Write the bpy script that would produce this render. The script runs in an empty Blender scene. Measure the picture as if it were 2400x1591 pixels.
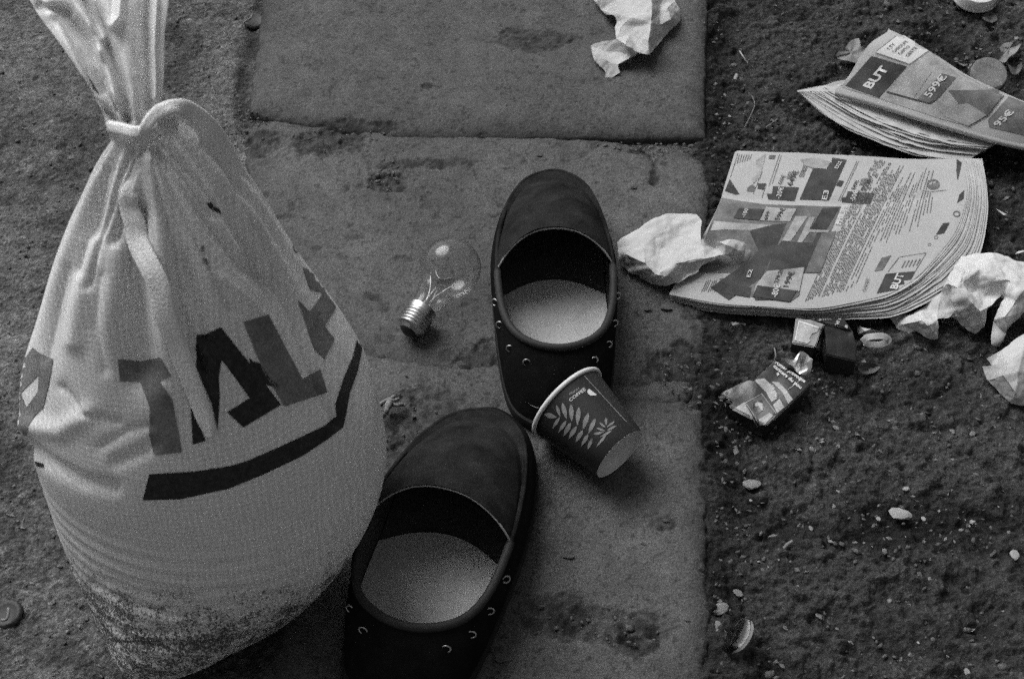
import bpy, bmesh, math, random
import numpy as np
from mathutils import Vector, geometry
from mathutils.bvhtree import BVHTree

random.seed(7)
rng = np.random.default_rng(7)
scene = bpy.context.scene
COL = scene.collection

# ------------------------------------------------------------------ camera
PITCH = math.radians(50.0)
DIST = 1.28
LENS = 50.0
FPX = LENS / 36.0 * 2400.0
FW = np.array([0, math.cos(PITCH), -math.sin(PITCH)])
RT = np.array([1.0, 0, 0])
UP = np.array([0, math.sin(PITCH), math.cos(PITCH)])
CAM = -FW * DIST
cam_data = bpy.data.cameras.new("camera")
cam_data.lens = LENS
cam_data.sensor_width = 36.0
cam_data.clip_start = 0.02
cam_data.clip_end = 300.0
cam_data.dof.use_dof = True
cam_data.dof.focus_distance = 1.20
cam_data.dof.aperture_fstop = 14.0
cam = bpy.data.objects.new("camera", cam_data)
COL.objects.link(cam)
cam.location = CAM
cam.rotation_euler = (math.pi / 2 - PITCH, 0, 0)
scene.camera = cam

# ------------------------------------------------------------------ sky, sun, exposure
SUN_EL = math.radians(52)
SUN_AZ = math.radians(130)      # direction the light comes from, counted from +X towards +Y
world = bpy.data.worlds.new("World")
scene.world = world
world.use_nodes = True
wn = world.node_tree
wn.nodes.clear()
sky = wn.nodes.new("ShaderNodeTexSky")
sky.sky_type = 'NISHITA'
sky.sun_disc = False
sky.sun_elevation = SUN_EL
sky.sun_rotation = math.radians(90) - SUN_AZ
sky.dust_density = 4.0
bw = wn.nodes.new("ShaderNodeRGBToBW")
bg = wn.nodes.new("ShaderNodeBackground")
bg.inputs['Strength'].default_value = 0.05
wo = wn.nodes.new("ShaderNodeOutputWorld")
wn.links.new(sky.outputs[0], bw.inputs[0])
wn.links.new(bw.outputs[0], bg.inputs['Color'])
wn.links.new(bg.outputs[0], wo.inputs[0])
sun_d = bpy.data.lights.new("sun", 'SUN')
sun_d.energy = 1.5
sun_d.angle = math.radians(40)
sun_d.color = (1, 1, 1)
sun = bpy.data.objects.new("sun", sun_d)
COL.objects.link(sun)
sd = Vector((math.cos(SUN_AZ) * math.cos(SUN_EL), math.sin(SUN_AZ) * math.cos(SUN_EL), math.sin(SUN_EL)))
sun.rotation_euler = (sd).to_track_quat('Z', 'Y').to_euler()
sun.location = sd * 3
vs = scene.view_settings
vs.view_transform = 'Standard'
vs.look = 'None'
vs.exposure = 0.98
vs.gamma = 1.0
vs.use_curve_mapping = False
scene.cycles.use_denoising = False
scene.cycles.use_adaptive_sampling = True
scene.cycles.adaptive_threshold = 0.048
scene.cycles.adaptive_min_samples = 12
scene.cycles.max_bounces = 6
scene.cycles.caustics_reflective = False
scene.cycles.caustics_refractive = False
scene.cycles.sample_clamp_indirect = 3.0


# ------------------------------------------------------------------ helpers: where a photo pixel (2400 wide) lies at height z
def at(u, v, z=0.0):
    d = FW + RT * (u - 1200) / FPX - UP * (v - 795.5) / FPX
    return CAM + d * (z - CAM[2]) / d[2]


def project(p):
    q = np.asarray(p, float) - CAM
    w = q @ FW
    return np.stack([1200 + FPX * (q @ RT) / w, 795.5 - FPX * (q @ UP) / w], -1)


def vnoise(x, y, seed=0):
    xi = np.floor(x).astype(np.int64); yi = np.floor(y).astype(np.int64)
    xf = x - xi; yf = y - yi
    xf = xf * xf * (3 - 2 * xf); yf = yf * yf * (3 - 2 * yf)

    def h(a, b):
        n = (a * 374761393 + b * 668265263 + seed * 974711) & 0x7fffffff
        n = ((n ^ (n >> 13)) * 1274126177) & 0x7fffffff
        return ((n ^ (n >> 16)) & 0xffff) / 32767.5 - 1.0
    a = h(xi, yi); b = h(xi + 1, yi); c = h(xi, yi + 1); d = h(xi + 1, yi + 1)
    return (a * (1 - xf) + b * xf) * (1 - yf) + (c * (1 - xf) + d * xf) * yf


def fbm(x, y, f, octv=4, seed=0, gain=0.5):
    s = 0; a = 1; t = 0
    for i in range(octv):
        s = s + a * vnoise(x * f + 17.3 * i, y * f - 9.1 * i, seed + i)
        t += a; a *= gain; f *= 2.03
    return s / t


def catmull(pts, n, closed=False):
    P = np.asarray(pts, float)
    m = len(P)
    if closed:
        t = np.linspace(0, m, n, endpoint=False)
    else:
        t = np.linspace(0, m - 1, n)
    i = np.floor(t).astype(int)
    if not closed:
        i = np.minimum(i, m - 2)
    f = (t - i)[:, None]
    g = (lambda k: P[k % m]) if closed else (lambda k: P[np.clip(k, 0, m - 1)])
    p0, p1, p2, p3 = g(i - 1), g(i), g(i + 1), g(i + 2)
    return 0.5 * (2 * p1 + (p2 - p0) * f + (2 * p0 - 5 * p1 + 4 * p2 - p3) * f ** 2 + (3 * p1 - p0 - 3 * p2 + p3) * f ** 3)


def smooth01(x):
    x = np.clip(x, 0, 1)
    return x * x * (3 - 2 * x)


def seg_dist(px, py, poly, closed=False):
    P = np.asarray(poly, float)
    Q = np.roll(P, -1, 0) if closed else P[1:]
    A = P if closed else P[:-1]
    best = np.full(np.shape(px), 1e9)
    for (ax, ay), (bx, by) in zip(A, Q):
        dx, dy = bx - ax, by - ay
        t = np.clip(((px - ax) * dx + (py - ay) * dy) / (dx * dx + dy * dy + 1e-12), 0, 1)
        best = np.minimum(best, np.hypot(px - ax - t * dx, py - ay - t * dy))
    return best


def inside(px, py, poly):
    P = np.asarray(poly, float)
    r = np.zeros(np.shape(px), bool)
    for (ax, ay), (bx, by) in zip(P, np.roll(P, -1, 0)):
        c = ((ay > py) != (by > py)) & (px < (bx - ax) * (py - ay) / (by - ay + 1e-15) + ax)
        r ^= c
    return r


ORIGIN = {}


def tag(o, label=None, cat=None, group=None, kind=None):
    if label: o['label'] = label
    if cat: o['category'] = cat
    if group: o['group'] = group
    if kind: o['kind'] = kind
    return o


def thing(name, loc, label, cat, group=None):
    o = bpy.data.objects.new(name, None)
    o.empty_display_size = 0.03
    COL.objects.link(o)
    o.location = loc
    ORIGIN[o] = np.array(loc, float)
    return tag(o, label, cat, group)


def mesh_data(name, verts, faces, mat, smooth=True, sharp=None):
    me = bpy.data.meshes.new(name)
    V = np.asarray(verts, np.float32)
    if isinstance(faces, np.ndarray):
        k = faces.shape[1]
        me.vertices.add(len(V)); me.vertices.foreach_set('co', V.ravel())
        me.loops.add(faces.size); me.loops.foreach_set('vertex_index', faces.ravel().astype(np.int32))
        me.polygons.add(len(faces))
        me.polygons.foreach_set('loop_start', np.arange(0, faces.size, k, dtype=np.int32))
        me.update(calc_edges=True)
        me.validate()
    else:
        me.from_pydata(V.tolist(), [], [list(map(int, f)) for f in faces])
        me.validate()
    if smooth:
        me.polygons.foreach_set('use_smooth', np.ones(len(me.polygons), bool))
    if sharp is not None:
        me.set_sharp_from_angle(angle=math.radians(sharp))
    if mat: me.materials.append(mat)
    me.update()
    return me


def obj(name, verts, faces, mat, parent=None, smooth=True, sharp=None, base=None):
    """World-space verts -> one mesh object; with a parent the verts become local to the thing's base."""
    V = np.asarray(verts, float)
    if parent is not None:
        org = ORIGIN[parent]
    else:
        org = np.array(base if base is not None else (V[:, 0].mean(), V[:, 1].mean(), V[:, 2].min()), float)
    me = mesh_data(name, V - org, faces, mat, smooth, sharp)
    o = bpy.data.objects.new(name, me)
    COL.objects.link(o)
    ORIGIN[o] = org
    if parent is not None:
        o.parent = parent
    else:
        o.location = org
    return o


def grid_faces(n, m, wrap_n=False, wrap_m=False):
    """verts indexed i*m+j"""
    ii = np.arange(n if wrap_n else n - 1); jj = np.arange(m if wrap_m else m - 1)
    I, J = np.meshgrid(ii, jj, indexing='ij')
    I2 = (I + 1) % n; J2 = (J + 1) % m
    return np.stack([I * m + J, I2 * m + J, I2 * m + J2, I * m + J2], -1).reshape(-1, 4)


def tube(path, r, k=8, closed=False):
    P = np.asarray(path, float); n = len(P)
    R = np.broadcast_to(np.asarray(r, float), (n,))
    T = (np.roll(P, -1, 0) - np.roll(P, 1, 0)) if closed else np.gradient(P, axis=0)
    T /= np.linalg.norm(T, axis=1)[:, None] + 1e-12
    ref = np.array([0.13, 0.21, 0.97])
    N = np.cross(T, ref); N /= np.linalg.norm(N, axis=1)[:, None] + 1e-9
    B = np.cross(T, N)
    a = np.linspace(0, 2 * np.pi, k, endpoint=False)
    V = P[:, None] + R[:, None, None] * (N[:, None] * np.cos(a)[None, :, None] + B[:, None] * np.sin(a)[None, :, None])
    F = grid_faces(n, k, closed, True).tolist()
    if not closed:
        F.append(list(range(k))[::-1]); F.append([(n - 1) * k + j for j in range(k)])
    return V.reshape(-1, 3), F


def lathe(profile, origin, axis, k=48, xdir=None):
    """profile: (distance along axis, radius)"""
    A = np.asarray(axis, float); A /= np.linalg.norm(A)
    X = np.cross(A, [0, 0, 1.0] if xdir is None else xdir)
    if np.linalg.norm(X) < 1e-6: X = np.array([1.0, 0, 0])
    X /= np.linalg.norm(X); Y = np.cross(A, X)
    a = np.linspace(0, 2 * np.pi, k, endpoint=False)
    V = [np.asarray(origin) + A * h + r * (X * math.cos(t) + Y * math.sin(t)) for h, r in profile for t in a]
    return np.array(V), grid_faces(len(profile), k, False, True)


# ------------------------------------------------------------------ materials (all grey: the photograph is black and white)
def material(name, base, rough=0.8, var=0.25, scale=60.0, bump=0.3, bscale=None, bdist=0.001, spec=0.3, metal=0.0,
             tone=None, extra=None, grain=0.0, gscale=900.0):
    m = bpy.data.materials.new(name); m.use_nodes = True
    nt = m.node_tree; N = nt.nodes; L = nt.links
    b = N['Principled BSDF']
    b.inputs['Roughness'].default_value = rough
    b.inputs['Metallic'].default_value = metal
    b.inputs['Specular IOR Level'].default_value = spec
    tc = N.new('ShaderNodeTexCoord')
    nz = N.new('ShaderNodeTexNoise'); nz.inputs['Scale'].default_value = scale
    nz.inputs['Detail'].default_value = 6.0; nz.inputs['Roughness'].default_value = 0.65
    L.new(tc.outputs['Object'], nz.inputs['Vector'])
    mr = N.new('ShaderNodeMapRange')
    mr.inputs['From Min'].default_value = 0.3; mr.inputs['From Max'].default_value = 0.7
    mr.inputs['To Min'].default_value = base * (1 - var); mr.inputs['To Max'].default_value = base * (1 + var)
    L.new(nz.outputs['Fac'], mr.inputs['Value'])
    out = mr.outputs[0]

    def mul(a, bb):
        q = N.new('ShaderNodeMath'); q.operation = 'MULTIPLY'
        L.new(a, q.inputs[0])
        if isinstance(bb, float): q.inputs[1].default_value = bb
        else: L.new(bb, q.inputs[1])
        return q.outputs[0]
    if tone:
        at_ = N.new('ShaderNodeAttribute'); at_.attribute_name = tone
        out = mul(out, at_.outputs['Fac'])
    if grain:
        n3 = N.new('ShaderNodeTexNoise'); n3.inputs['Scale'].default_value = gscale; n3.inputs['Detail'].default_value = 3.0
        L.new(tc.outputs['Object'], n3.inputs['Vector'])
        m3 = N.new('ShaderNodeMapRange')
        m3.inputs['From Min'].default_value = 0.25; m3.inputs['From Max'].default_value = 0.75
        m3.inputs['To Min'].default_value = 1 - grain; m3.inputs['To Max'].default_value = 1 + grain
        L.new(n3.outputs['Fac'], m3.inputs['Value'])
        out = mul(out, m3.outputs[0])
    if extra: out = extra(nt, tc, out, mul)
    L.new(out, b.inputs['Base Color'])
    if bump:
        n2 = N.new('ShaderNodeTexNoise'); n2.inputs['Scale'].default_value = bscale or scale * 4
        n2.inputs['Detail'].default_value = 5.0
        L.new(tc.outputs['Object'], n2.inputs['Vector'])
        bp = N.new('ShaderNodeBump'); bp.inputs['Strength'].default_value = bump; bp.inputs['Distance'].default_value = bdist
        L.new(n2.outputs['Fac'], bp.inputs['Height'])
        L.new(bp.outputs[0], b.inputs['Normal'])
    return m


def stain(scale, lo, hi, dark, zlo=None, zhi=None):
    """irregular soiling (own shape), optionally only low on the thing where it has stood in the dirt"""
    def f(nt, tc, out, mul):
        N = nt.nodes; L = nt.links
        n = N.new('ShaderNodeTexNoise'); n.inputs['Scale'].default_value = scale
        n.inputs['Detail'].default_value = 9.0; n.inputs['Roughness'].default_value = 0.75
        L.new(tc.outputs['Object'], n.inputs['Vector'])
        nb_ = N.new('ShaderNodeTexNoise'); nb_.inputs['Scale'].default_value = scale * 0.13
        nb_.inputs['Detail'].default_value = 5.0
        L.new(tc.outputs['Object'], nb_.inputs['Vector'])
        mxn = N.new('ShaderNodeMix'); mxn.inputs[0].default_value = 0.27
        L.new(n.outputs['Fac'], mxn.inputs[2]); L.new(nb_.outputs['Fac'], mxn.inputs[3])
        val = mxn.outputs[0]
        if zlo is not None:
            sx = N.new('ShaderNodeSeparateXYZ'); L.new(tc.outputs['Object'], sx.inputs[0])
            mz = N.new('ShaderNodeMapRange'); mz.inputs['From Min'].default_value = zlo; mz.inputs['From Max'].default_value = zhi
            mz.inputs['To Min'].default_value = 0.0; mz.inputs['To Max'].default_value = 0.5
            L.new(sx.outputs['Z'], mz.inputs['Value'])
            ad = N.new('ShaderNodeMath'); ad.operation = 'ADD'
            L.new(val, ad.inputs[0]); L.new(mz.outputs[0], ad.inputs[1]); val = ad.outputs[0]
        m = N.new('ShaderNodeMapRange'); m.inputs['From Min'].default_value = lo; m.inputs['From Max'].default_value = hi
        m.inputs['To Min'].default_value = dark; m.inputs['To Max'].default_value = 1.0
        L.new(val, m.inputs['Value'])
        return mul(out, m.outputs[0])
    return f


def translucent(m, fac):
    nt = m.node_tree; N = nt.nodes; L = nt.links
    b = N['Principled BSDF']; o = [n for n in N if n.type == 'OUTPUT_MATERIAL'][0]
    t = N.new('ShaderNodeBsdfTranslucent'); mx = N.new('ShaderNodeMixShader'); mx.inputs[0].default_value = fac
    L.new(b.inputs['Base Color'].links[0].from_socket, t.inputs[0])
    L.new(b.outputs[0], mx.inputs[1]); L.new(t.outputs[0], mx.inputs[2]); L.new(mx.outputs[0], o.inputs[0])


def weave(inner):
    def f(nt, tc, out, mul):
        N = nt.nodes; L = nt.links
        for axis, dirn in (('Z', 'Z'), ('DIAGONAL', None)):
            w = N.new('ShaderNodeTexWave'); w.wave_type = 'BANDS'; w.bands_direction = 'Z' if dirn else 'X'
            w.inputs['Scale'].default_value = 78; w.inputs['Distortion'].default_value = 7.0
            w.inputs['Detail'].default_value = 3.0; w.inputs['Detail Scale'].default_value = 0.4
            L.new(tc.outputs['Object'], w.inputs['Vector'])
            m = N.new('ShaderNodeMapRange'); m.inputs['To Min'].default_value = .91; m.inputs['To Max'].default_value = 1.04
            L.new(w.outputs['Fac'], m.inputs['Value']); out = mul(out, m.outputs[0])
        return inner(nt, tc, out, mul)
    return f


M = {}
M['asphalt'] = material('asphalt', 0.082, 0.9, 0.35, 45, 1.0, 420, 0.0022, tone='tone', grain=0.7, gscale=480)
M['far_road'] = material('far_asphalt', 0.09, 0.9, 0.4, 20, 0.6, 300, 0.002, grain=0.4, gscale=200)
M['concrete'] = material('concrete', 0.084, 0.85, 0.25, 30, 0.9, 520, 0.0009, tone='tone', grain=0.55, gscale=700)
M['sack'] = material('woven_plastic', 0.80, 0.55, 0.06, 30, 0.6, 900, 0.0006, spec=0.3, grain=0.13, gscale=750,
                     extra=weave(stain(500, 0.475, 0.56, 0.10, 0.07, 0.33)))
M['sack_tail'] = material('woven_plastic_clean', 0.84, 0.5, 0.08, 40, 0.3, 700, 0.0005, spec=0.35, grain=0.08)
translucent(M['sack_tail'], 0.28)
translucent(M['sack'], 0.15)
M['strap'] = material('woven_strap', 0.76, 0.65, 0.08, 60, 0.8, 700, 0.001, spec=0.25, grain=0.15, gscale=600)
M['ink_black'] = material('black_print', 0.020, 0.5, 0.7, 200, 0.2, 900, 0.0003, grain=0.6, gscale=500)
M['ink_grey'] = material('grey_print', 0.17, 0.5, 0.28, 70, 0.2, 900, 0.0003, grain=0.35, gscale=600)
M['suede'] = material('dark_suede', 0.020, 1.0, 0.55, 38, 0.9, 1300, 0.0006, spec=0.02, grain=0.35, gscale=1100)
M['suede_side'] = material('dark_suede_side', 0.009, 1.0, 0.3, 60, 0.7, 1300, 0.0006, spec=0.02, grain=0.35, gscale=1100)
M['sole'] = material('rubber_sole', 0.016, 0.8, 0.2, 60, 0.3, spec=0.15)
M['lining'] = material('shoe_lining', 0.065, 0.8, 0.15, 60, 0.3, spec=0.2, grain=0.2)
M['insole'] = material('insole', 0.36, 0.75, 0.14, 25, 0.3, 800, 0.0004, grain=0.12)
M['footbed_shade'] = material('footbed_painted_shade', 0.06, 0.85, 0.2, 60, 0.3, spec=0.1, grain=0.15)  # shade inside the shoe put into the colour
M['rim'] = material('rim_piping', 0.020, 0.7, 0.2, 60, 0.3, spec=0.3)
M['thread'] = material('pale_thread', 0.30, 0.7, 0.3, 300, 0.3)
M['metal'] = material('worn_metal', 0.42, 0.34, 0.2, 90, 0.15, metal=1.0)
M['base_metal'] = material('screw_metal', 0.55, 0.38, 0.25, 60, 0.2, metal=1.0)
M['bakelite'] = material('black_insulator', 0.015, 0.4, 0.2, 60, 0.1)
M['paper'] = material('newsprint', 0.38, 0.9, 0.06, 25, 0.25, 500, 0.0004, spec=0.15, grain=0.06)
M['page_edge'] = material('newsprint_edges', 0.44, 0.9, 0.15, 60, 0.25, 500, 0.0004, spec=0.15, grain=0.1)
M['tissue'] = material('white_paper', 0.46, 0.9, 0.05, 30, 0.35, 350, 0.0005, spec=0.15, grain=0.06)
M['tissue_dull'] = material('soiled_paper', 0.52, 0.9, 0.10, 30, 0.4, 350, 0.0006, spec=0.15, grain=0.08,
                            extra=stain(40, 0.3, 0.45, 0.6))
M['print_dark'] = material('dark_newsprint_ink', 0.050, 0.9, 0.5, 55, 0.15, grain=0.15)
M['print_mid'] = material('mid_newsprint_ink', 0.13, 0.9, 0.55, 42, 0.15, grain=0.15)
M['print_light'] = material('light_newsprint_ink', 0.30, 0.9, 0.35, 60, 0.15, grain=0.1)
M['print_text'] = material('text_ink', 0.13, 0.9, 0.4, 200, 0.0)
M['print_white'] = material('paper_white_print', 0.55, 0.9, 0.05, 40, 0.1)
M['cup'] = material('cup_print_ground', 0.022, 0.45, 0.15, 60, 0.08, spec=0.4, grain=0.15)
M['cup_leaf'] = material('cup_leaf_print', 0.22, 0.5, 0.2, 120, 0.05, grain=0.1)
M['cup_white'] = material('cup_board', 0.62, 0.6, 0.06, 60, 0.1, spec=0.3)
M['cup_base'] = material('cup_base_board', 0.58, 0.7, 0.08, 60, 0.1, spec=0.2, grain=0.1)
M['pack'] = material('black_carton', 0.020, 0.35, 0.3, 80, 0.15, spec=0.5)
M['foil'] = material('foil_liner', 0.62, 0.38, 0.2, 70, 0.6, 250, 0.001, metal=0.7)
M['pack_print'] = material('pack_print', 0.33, 0.5, 0.25, 200, 0.1, grain=0.25, gscale=700)
M['pack_mid'] = material('pack_mid_print', 0.08, 0.5, 0.35, 150, 0.1, grain=0.25, gscale=700)
M['leaf'] = material('dry_leaf', 0.20, 0.85, 0.35, 120, 0.6, 300, 0.001)
M['leaf_dark'] = material('wet_leaf', 0.09, 0.7, 0.35, 120, 0.6, 300, 0.001)
M['stone'] = material('pale_stone', 0.18, 0.85, 0.3, 200, 0.4, 600, 0.0008, grain=0.2)
M['stone_mid'] = material('grey_stone', 0.15, 0.85, 0.3, 200, 0.4, 600, 0.0008, grain=0.2)
M['stone_dark'] = material('dark_stone', 0.075, 0.85, 0.35, 200, 0.4, 600, 0.0008, grain=0.2)
M['chip'] = material('white_chip', 0.27, 0.8, 0.2, 200, 0.3, 600, 0.0006)
M['cap'] = material('black_cap', 0.010, 0.6, 0.3, 90, 0.15, spec=0.5)
M['straw'] = material('dry_stalk', 0.42, 0.7, 0.3, 150, 0.2)
M['white_plastic'] = material('white_plastic', 0.68, 0.4, 0.05, 60, 0.05, spec=0.5)


def glass_mat(name, tint, refl):
    m = bpy.data.materials.new(name); m.use_nodes = True
    nt = m.node_tree; N = nt.nodes; L = nt.links; N.clear()
    o = N.new('ShaderNodeOutputMaterial'); mx = N.new('ShaderNodeMixShader')
    t = N.new('ShaderNodeBsdfTransparent'); t.inputs[0].default_value = (tint, tint, tint, 1)
    g = N.new('ShaderNodeBsdfGlossy'); g.inputs['Roughness'].default_value = 0.16
    f = N.new('ShaderNodeLayerWeight'); f.inputs['Blend'].default_value = 0.5
    pw = N.new('ShaderNodeMath'); pw.operation = 'POWER'; pw.inputs[1].default_value = 2.6
    L.new(f.outputs['Facing'], pw.inputs[0])
    q = N.new('ShaderNodeMath'); q.operation = 'MULTIPLY_ADD'; q.inputs[1].default_value = 0.85 * refl; q.inputs[2].default_value = 0.025; q.use_clamp = True
    L.new(pw.outputs[0], q.inputs[0]); L.new(q.outputs[0], mx.inputs[0])
    L.new(t.outputs[0], mx.inputs[1]); L.new(g.outputs[0], mx.inputs[2]); L.new(mx.outputs[0], o.inputs[0])
    return m


M['glass'] = glass_mat('bulb_glass', 0.96, 1.0)
M['dark_glass'] = glass_mat('dark_bottle_glass', 0.45, 1.6)

# ------------------------------------------------------------------ ground heights
KA = at(1662, 0)[:2]; KB = at(1662, 1591)[:2]                 # right edge of the kerb slabs
KD = (KA - KB) / np.linalg.norm(KA - KB); KN = np.array([KD[1], -KD[0]])   # KN points right, away from the slabs


def kerb_dist(x, y):
    return (x - KB[0]) * KN[0] + (y - KB[1]) * KN[1]


def macro(x, y):
    k = kerb_dist(x, y)
    right = smooth01((k + 0.02) / 0.012)
    zr = -0.017 + 0.010 * np.exp(-(k / 0.022) ** 2) + 0.006 * fbm(x, y, 9, 2, 5) + .004 * fbm(x, y, 30, 2, 6) * np.exp(-(k / .03) ** 2)
    zl = -0.009 + 0.003 * fbm(x, y, 7, 2, 8)
    return zl * (1 - right) + zr * right


def gz(x, y):
    return float(macro(np.array([x]), np.array([y]))[0])


def ag(u, v, dz=0.0):
    z = -0.01
    for _ in range(4):
        p = at(u, v, z); z = gz(p[0], p[1]) if kerb_dist(p[0], p[1]) > 0.004 or u < 600 else 0.0
    p = at(u, v, z + dz)
    return p


# ground sheet: fine, real relief where the photograph looks, running down into the road sheet at its borders
RES = 0.0015
gx = np.arange(-0.74, 0.74, RES); gy = np.arange(-0.42, 0.62, RES)
GX, GY = np.meshgrid(gx, gy, indexing='ij')
kd = kerb_dist(GX, GY)
rightm = smooth01((kd + 0.02) / 0.012)
Z = macro(GX, GY)
tone = np.ones_like(GX)
coarse = fbm(GX, GY, 60, 4, 11)
fine = fbm(GX, GY, 260, 3, 21)
mid = fbm(GX, GY, 16, 3, 31)
billow = np.abs(fbm(GX, GY * 1.25, 95, 3, 51)); crumb = np.abs(fbm(GX, GY, 230, 2, 61))
Z += np.where(rightm > .5, 0.0030, 0.0018) * coarse + np.where(rightm > .5, 0.0014, 0.0010) * fine
Z += np.where(rightm > .5, 0.0060, 0.0026) * (billow - .2) + np.where(rightm > .5, 0.0014, 0.0010) * (crumb - .2)
rough_ = fbm(GX, GY, 420, 2, 81); big = fbm(GX, GY, 7, 3, 91)
Z += np.where(rightm > .5, .0010, .0006) * rough_
# lumps with soft pits between on the right
lump = fbm(GX * 0.8, GY * 1.5, 22, 3, 41)
Z += rightm * 0.0045 * lump
clod = smooth01((fbm(GX, GY * 1.2, 40, 3, 131) - .12) / .18)
Z += rightm * .0042 * clod; tone *= 1 + .22 * rightm * clod
pit = smooth01((-mid - 0.15) / 0.25)
Z -= 0.0025 * pit * (0.4 + 0.6 * rightm)
tone *= 1 + 0.30 * coarse + 0.30 * fine + 0.38 * mid + .5 * big + .5 * rough_ + .5 * (billow - .2) + .5 * (crumb - .2)
crev = seg_dist(GX, GY, [at(u_, v_)[:2] for u_, v_ in [(625, -60), (590, 60), (560, 190), (580, 290), (640, 330)]]) + .008 * fbm(GX, GY, 50, 3, 71)
tone *= 1 - .65 * smooth01(1 - crev / .014)
Z -= .004 * smooth01(1 - crev / .014)
tone *= 1.0 - rightm * 0.62
# dirt lying in the gutter right beside the slabs and in the pits
dirt = rightm * np.exp(-np.clip(kd - 0.01, 0, 1) / 0.035) * (0.85 + 0.4 * mid)
tone *= 1 - 0.55 * np.clip(dirt, 0, 1)
tone *= 1 - 0.35 * pit
for pl_, w_, dk_ in [([(1690, 900), (1715, 1060), (1770, 1195), (1900, 1222), (2060, 1205), (2300, 1192), (2450, 1185)], .022, .5), ([(1680, 1300), (1725, 1420), (1790, 1500), (1800, 1600)], .018, .45), ([(1700, 60), (1690, 300)], .020, .4), ([(2180, 60), (2250, 130), (2400, 150)], .03, .45), ([(1940, 880), (2050, 900), (2250, 880)], .025, .45), ([(1690, 800), (1640, 880), (1560, 900)], .02, .4)]:
    q_ = seg_dist(GX, GY, [at(*p_)[:2] for p_ in pl_]) + .014 * fbm(GX, GY, 24, 4, 121)
    k_ = smooth01(1.2 - q_ / w_)
    tone *= 1 - dk_ * k_; Z -= .0035 * k_
# embedded aggregate
ns = 9000
sx = rng.uniform(gx[0], gx[-1], ns); sy = rng.uniform(gy[0], gy[-1], ns)
sr = rng.choice([0.0016, 0.0022, 0.003, 0.0045, 0.007], ns, p=[.38, .3, .2, .09, .03]) * rng.uniform(.8, 1.3, ns)
for x0, y0, r0 in zip(sx, sy, sr):
    i0 = int((x0 - gx[0]) / RES); j0 = int((y0 - gy[0]) / RES); w = int(r0 * 1.6 / RES) + 1
    a, b2, c, d = max(i0 - w, 0), min(i0 + w + 1, len(gx)), max(j0 - w, 0), min(j0 + w + 1, len(gy))
    if a >= b2 or c >= d: continue
    an = random.random() * 3.14; el = random.uniform(.55, 1)
    dx = GX[a:b2, c:d] - x0; dy = GY[a:b2, c:d] - y0
    q = ((dx * math.cos(an) + dy * math.sin(an)) ** 2 + ((dy * math.cos(an) - dx * math.sin(an)) / el) ** 2) / r0 ** 2
    q = q * (1 + .9 * fine[a:b2, c:d] + .8 * coarse[a:b2, c:d])
    on = q < 1
    rgt = kerb_dist(x0, y0) > 0
    hgt = r0 * (0.30 if rgt else 0.16)
    Z[a:b2, c:d] += np.where(on, hgt * np.sqrt(np.clip(1 - q, 0, 1)), 0)
    br = random.choice([0.7, 0.85, 1, 1.15, 1.4, 1.8]) if r0 < .005 else random.choice([.8, 1.0, 1.2])
    tone[a:b2, c:d] = np.where(on, tone[a:b2, c:d] * br, tone[a:b2, c:d])
edge = np.minimum.reduce([GX - gx[0], gx[-1] - GX, GY - gy[0], gy[-1] - GY])
Z = np.where(edge < 0.03, Z * smooth01(edge / 0.03) + -0.056 * (1 - smooth01(edge / 0.03)), Z)
V = np.stack([GX, GY, Z], -1).reshape(-1, 3)
ground = obj('ground', V, grid_faces(len(gx), len(gy)), M['asphalt'], base=(0, 0, 0))
a_ = ground.data.attributes.new('tone', 'FLOAT', 'POINT')
a_.data.foreach_set('value', np.clip(tone, 0.08, 3).ravel().astype(np.float32))
tag(ground, kind='structure')
road = obj('road', [(-60, -60, -.055), (60, -60, -.055), (60, 60, -.055), (-60, 60, -.055)], [(0, 1, 2, 3)], M['far_road'], base=(0, 0, 0))
tag(road, kind='structure')

# paving slabs: each its own piece with worn, broken edges
pavement = bpy.data.objects.new('pavement', None); COL.objects.link(pavement); ORIGIN[pavement] = np.zeros(3)
tag(pavement, kind='structure')


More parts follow.
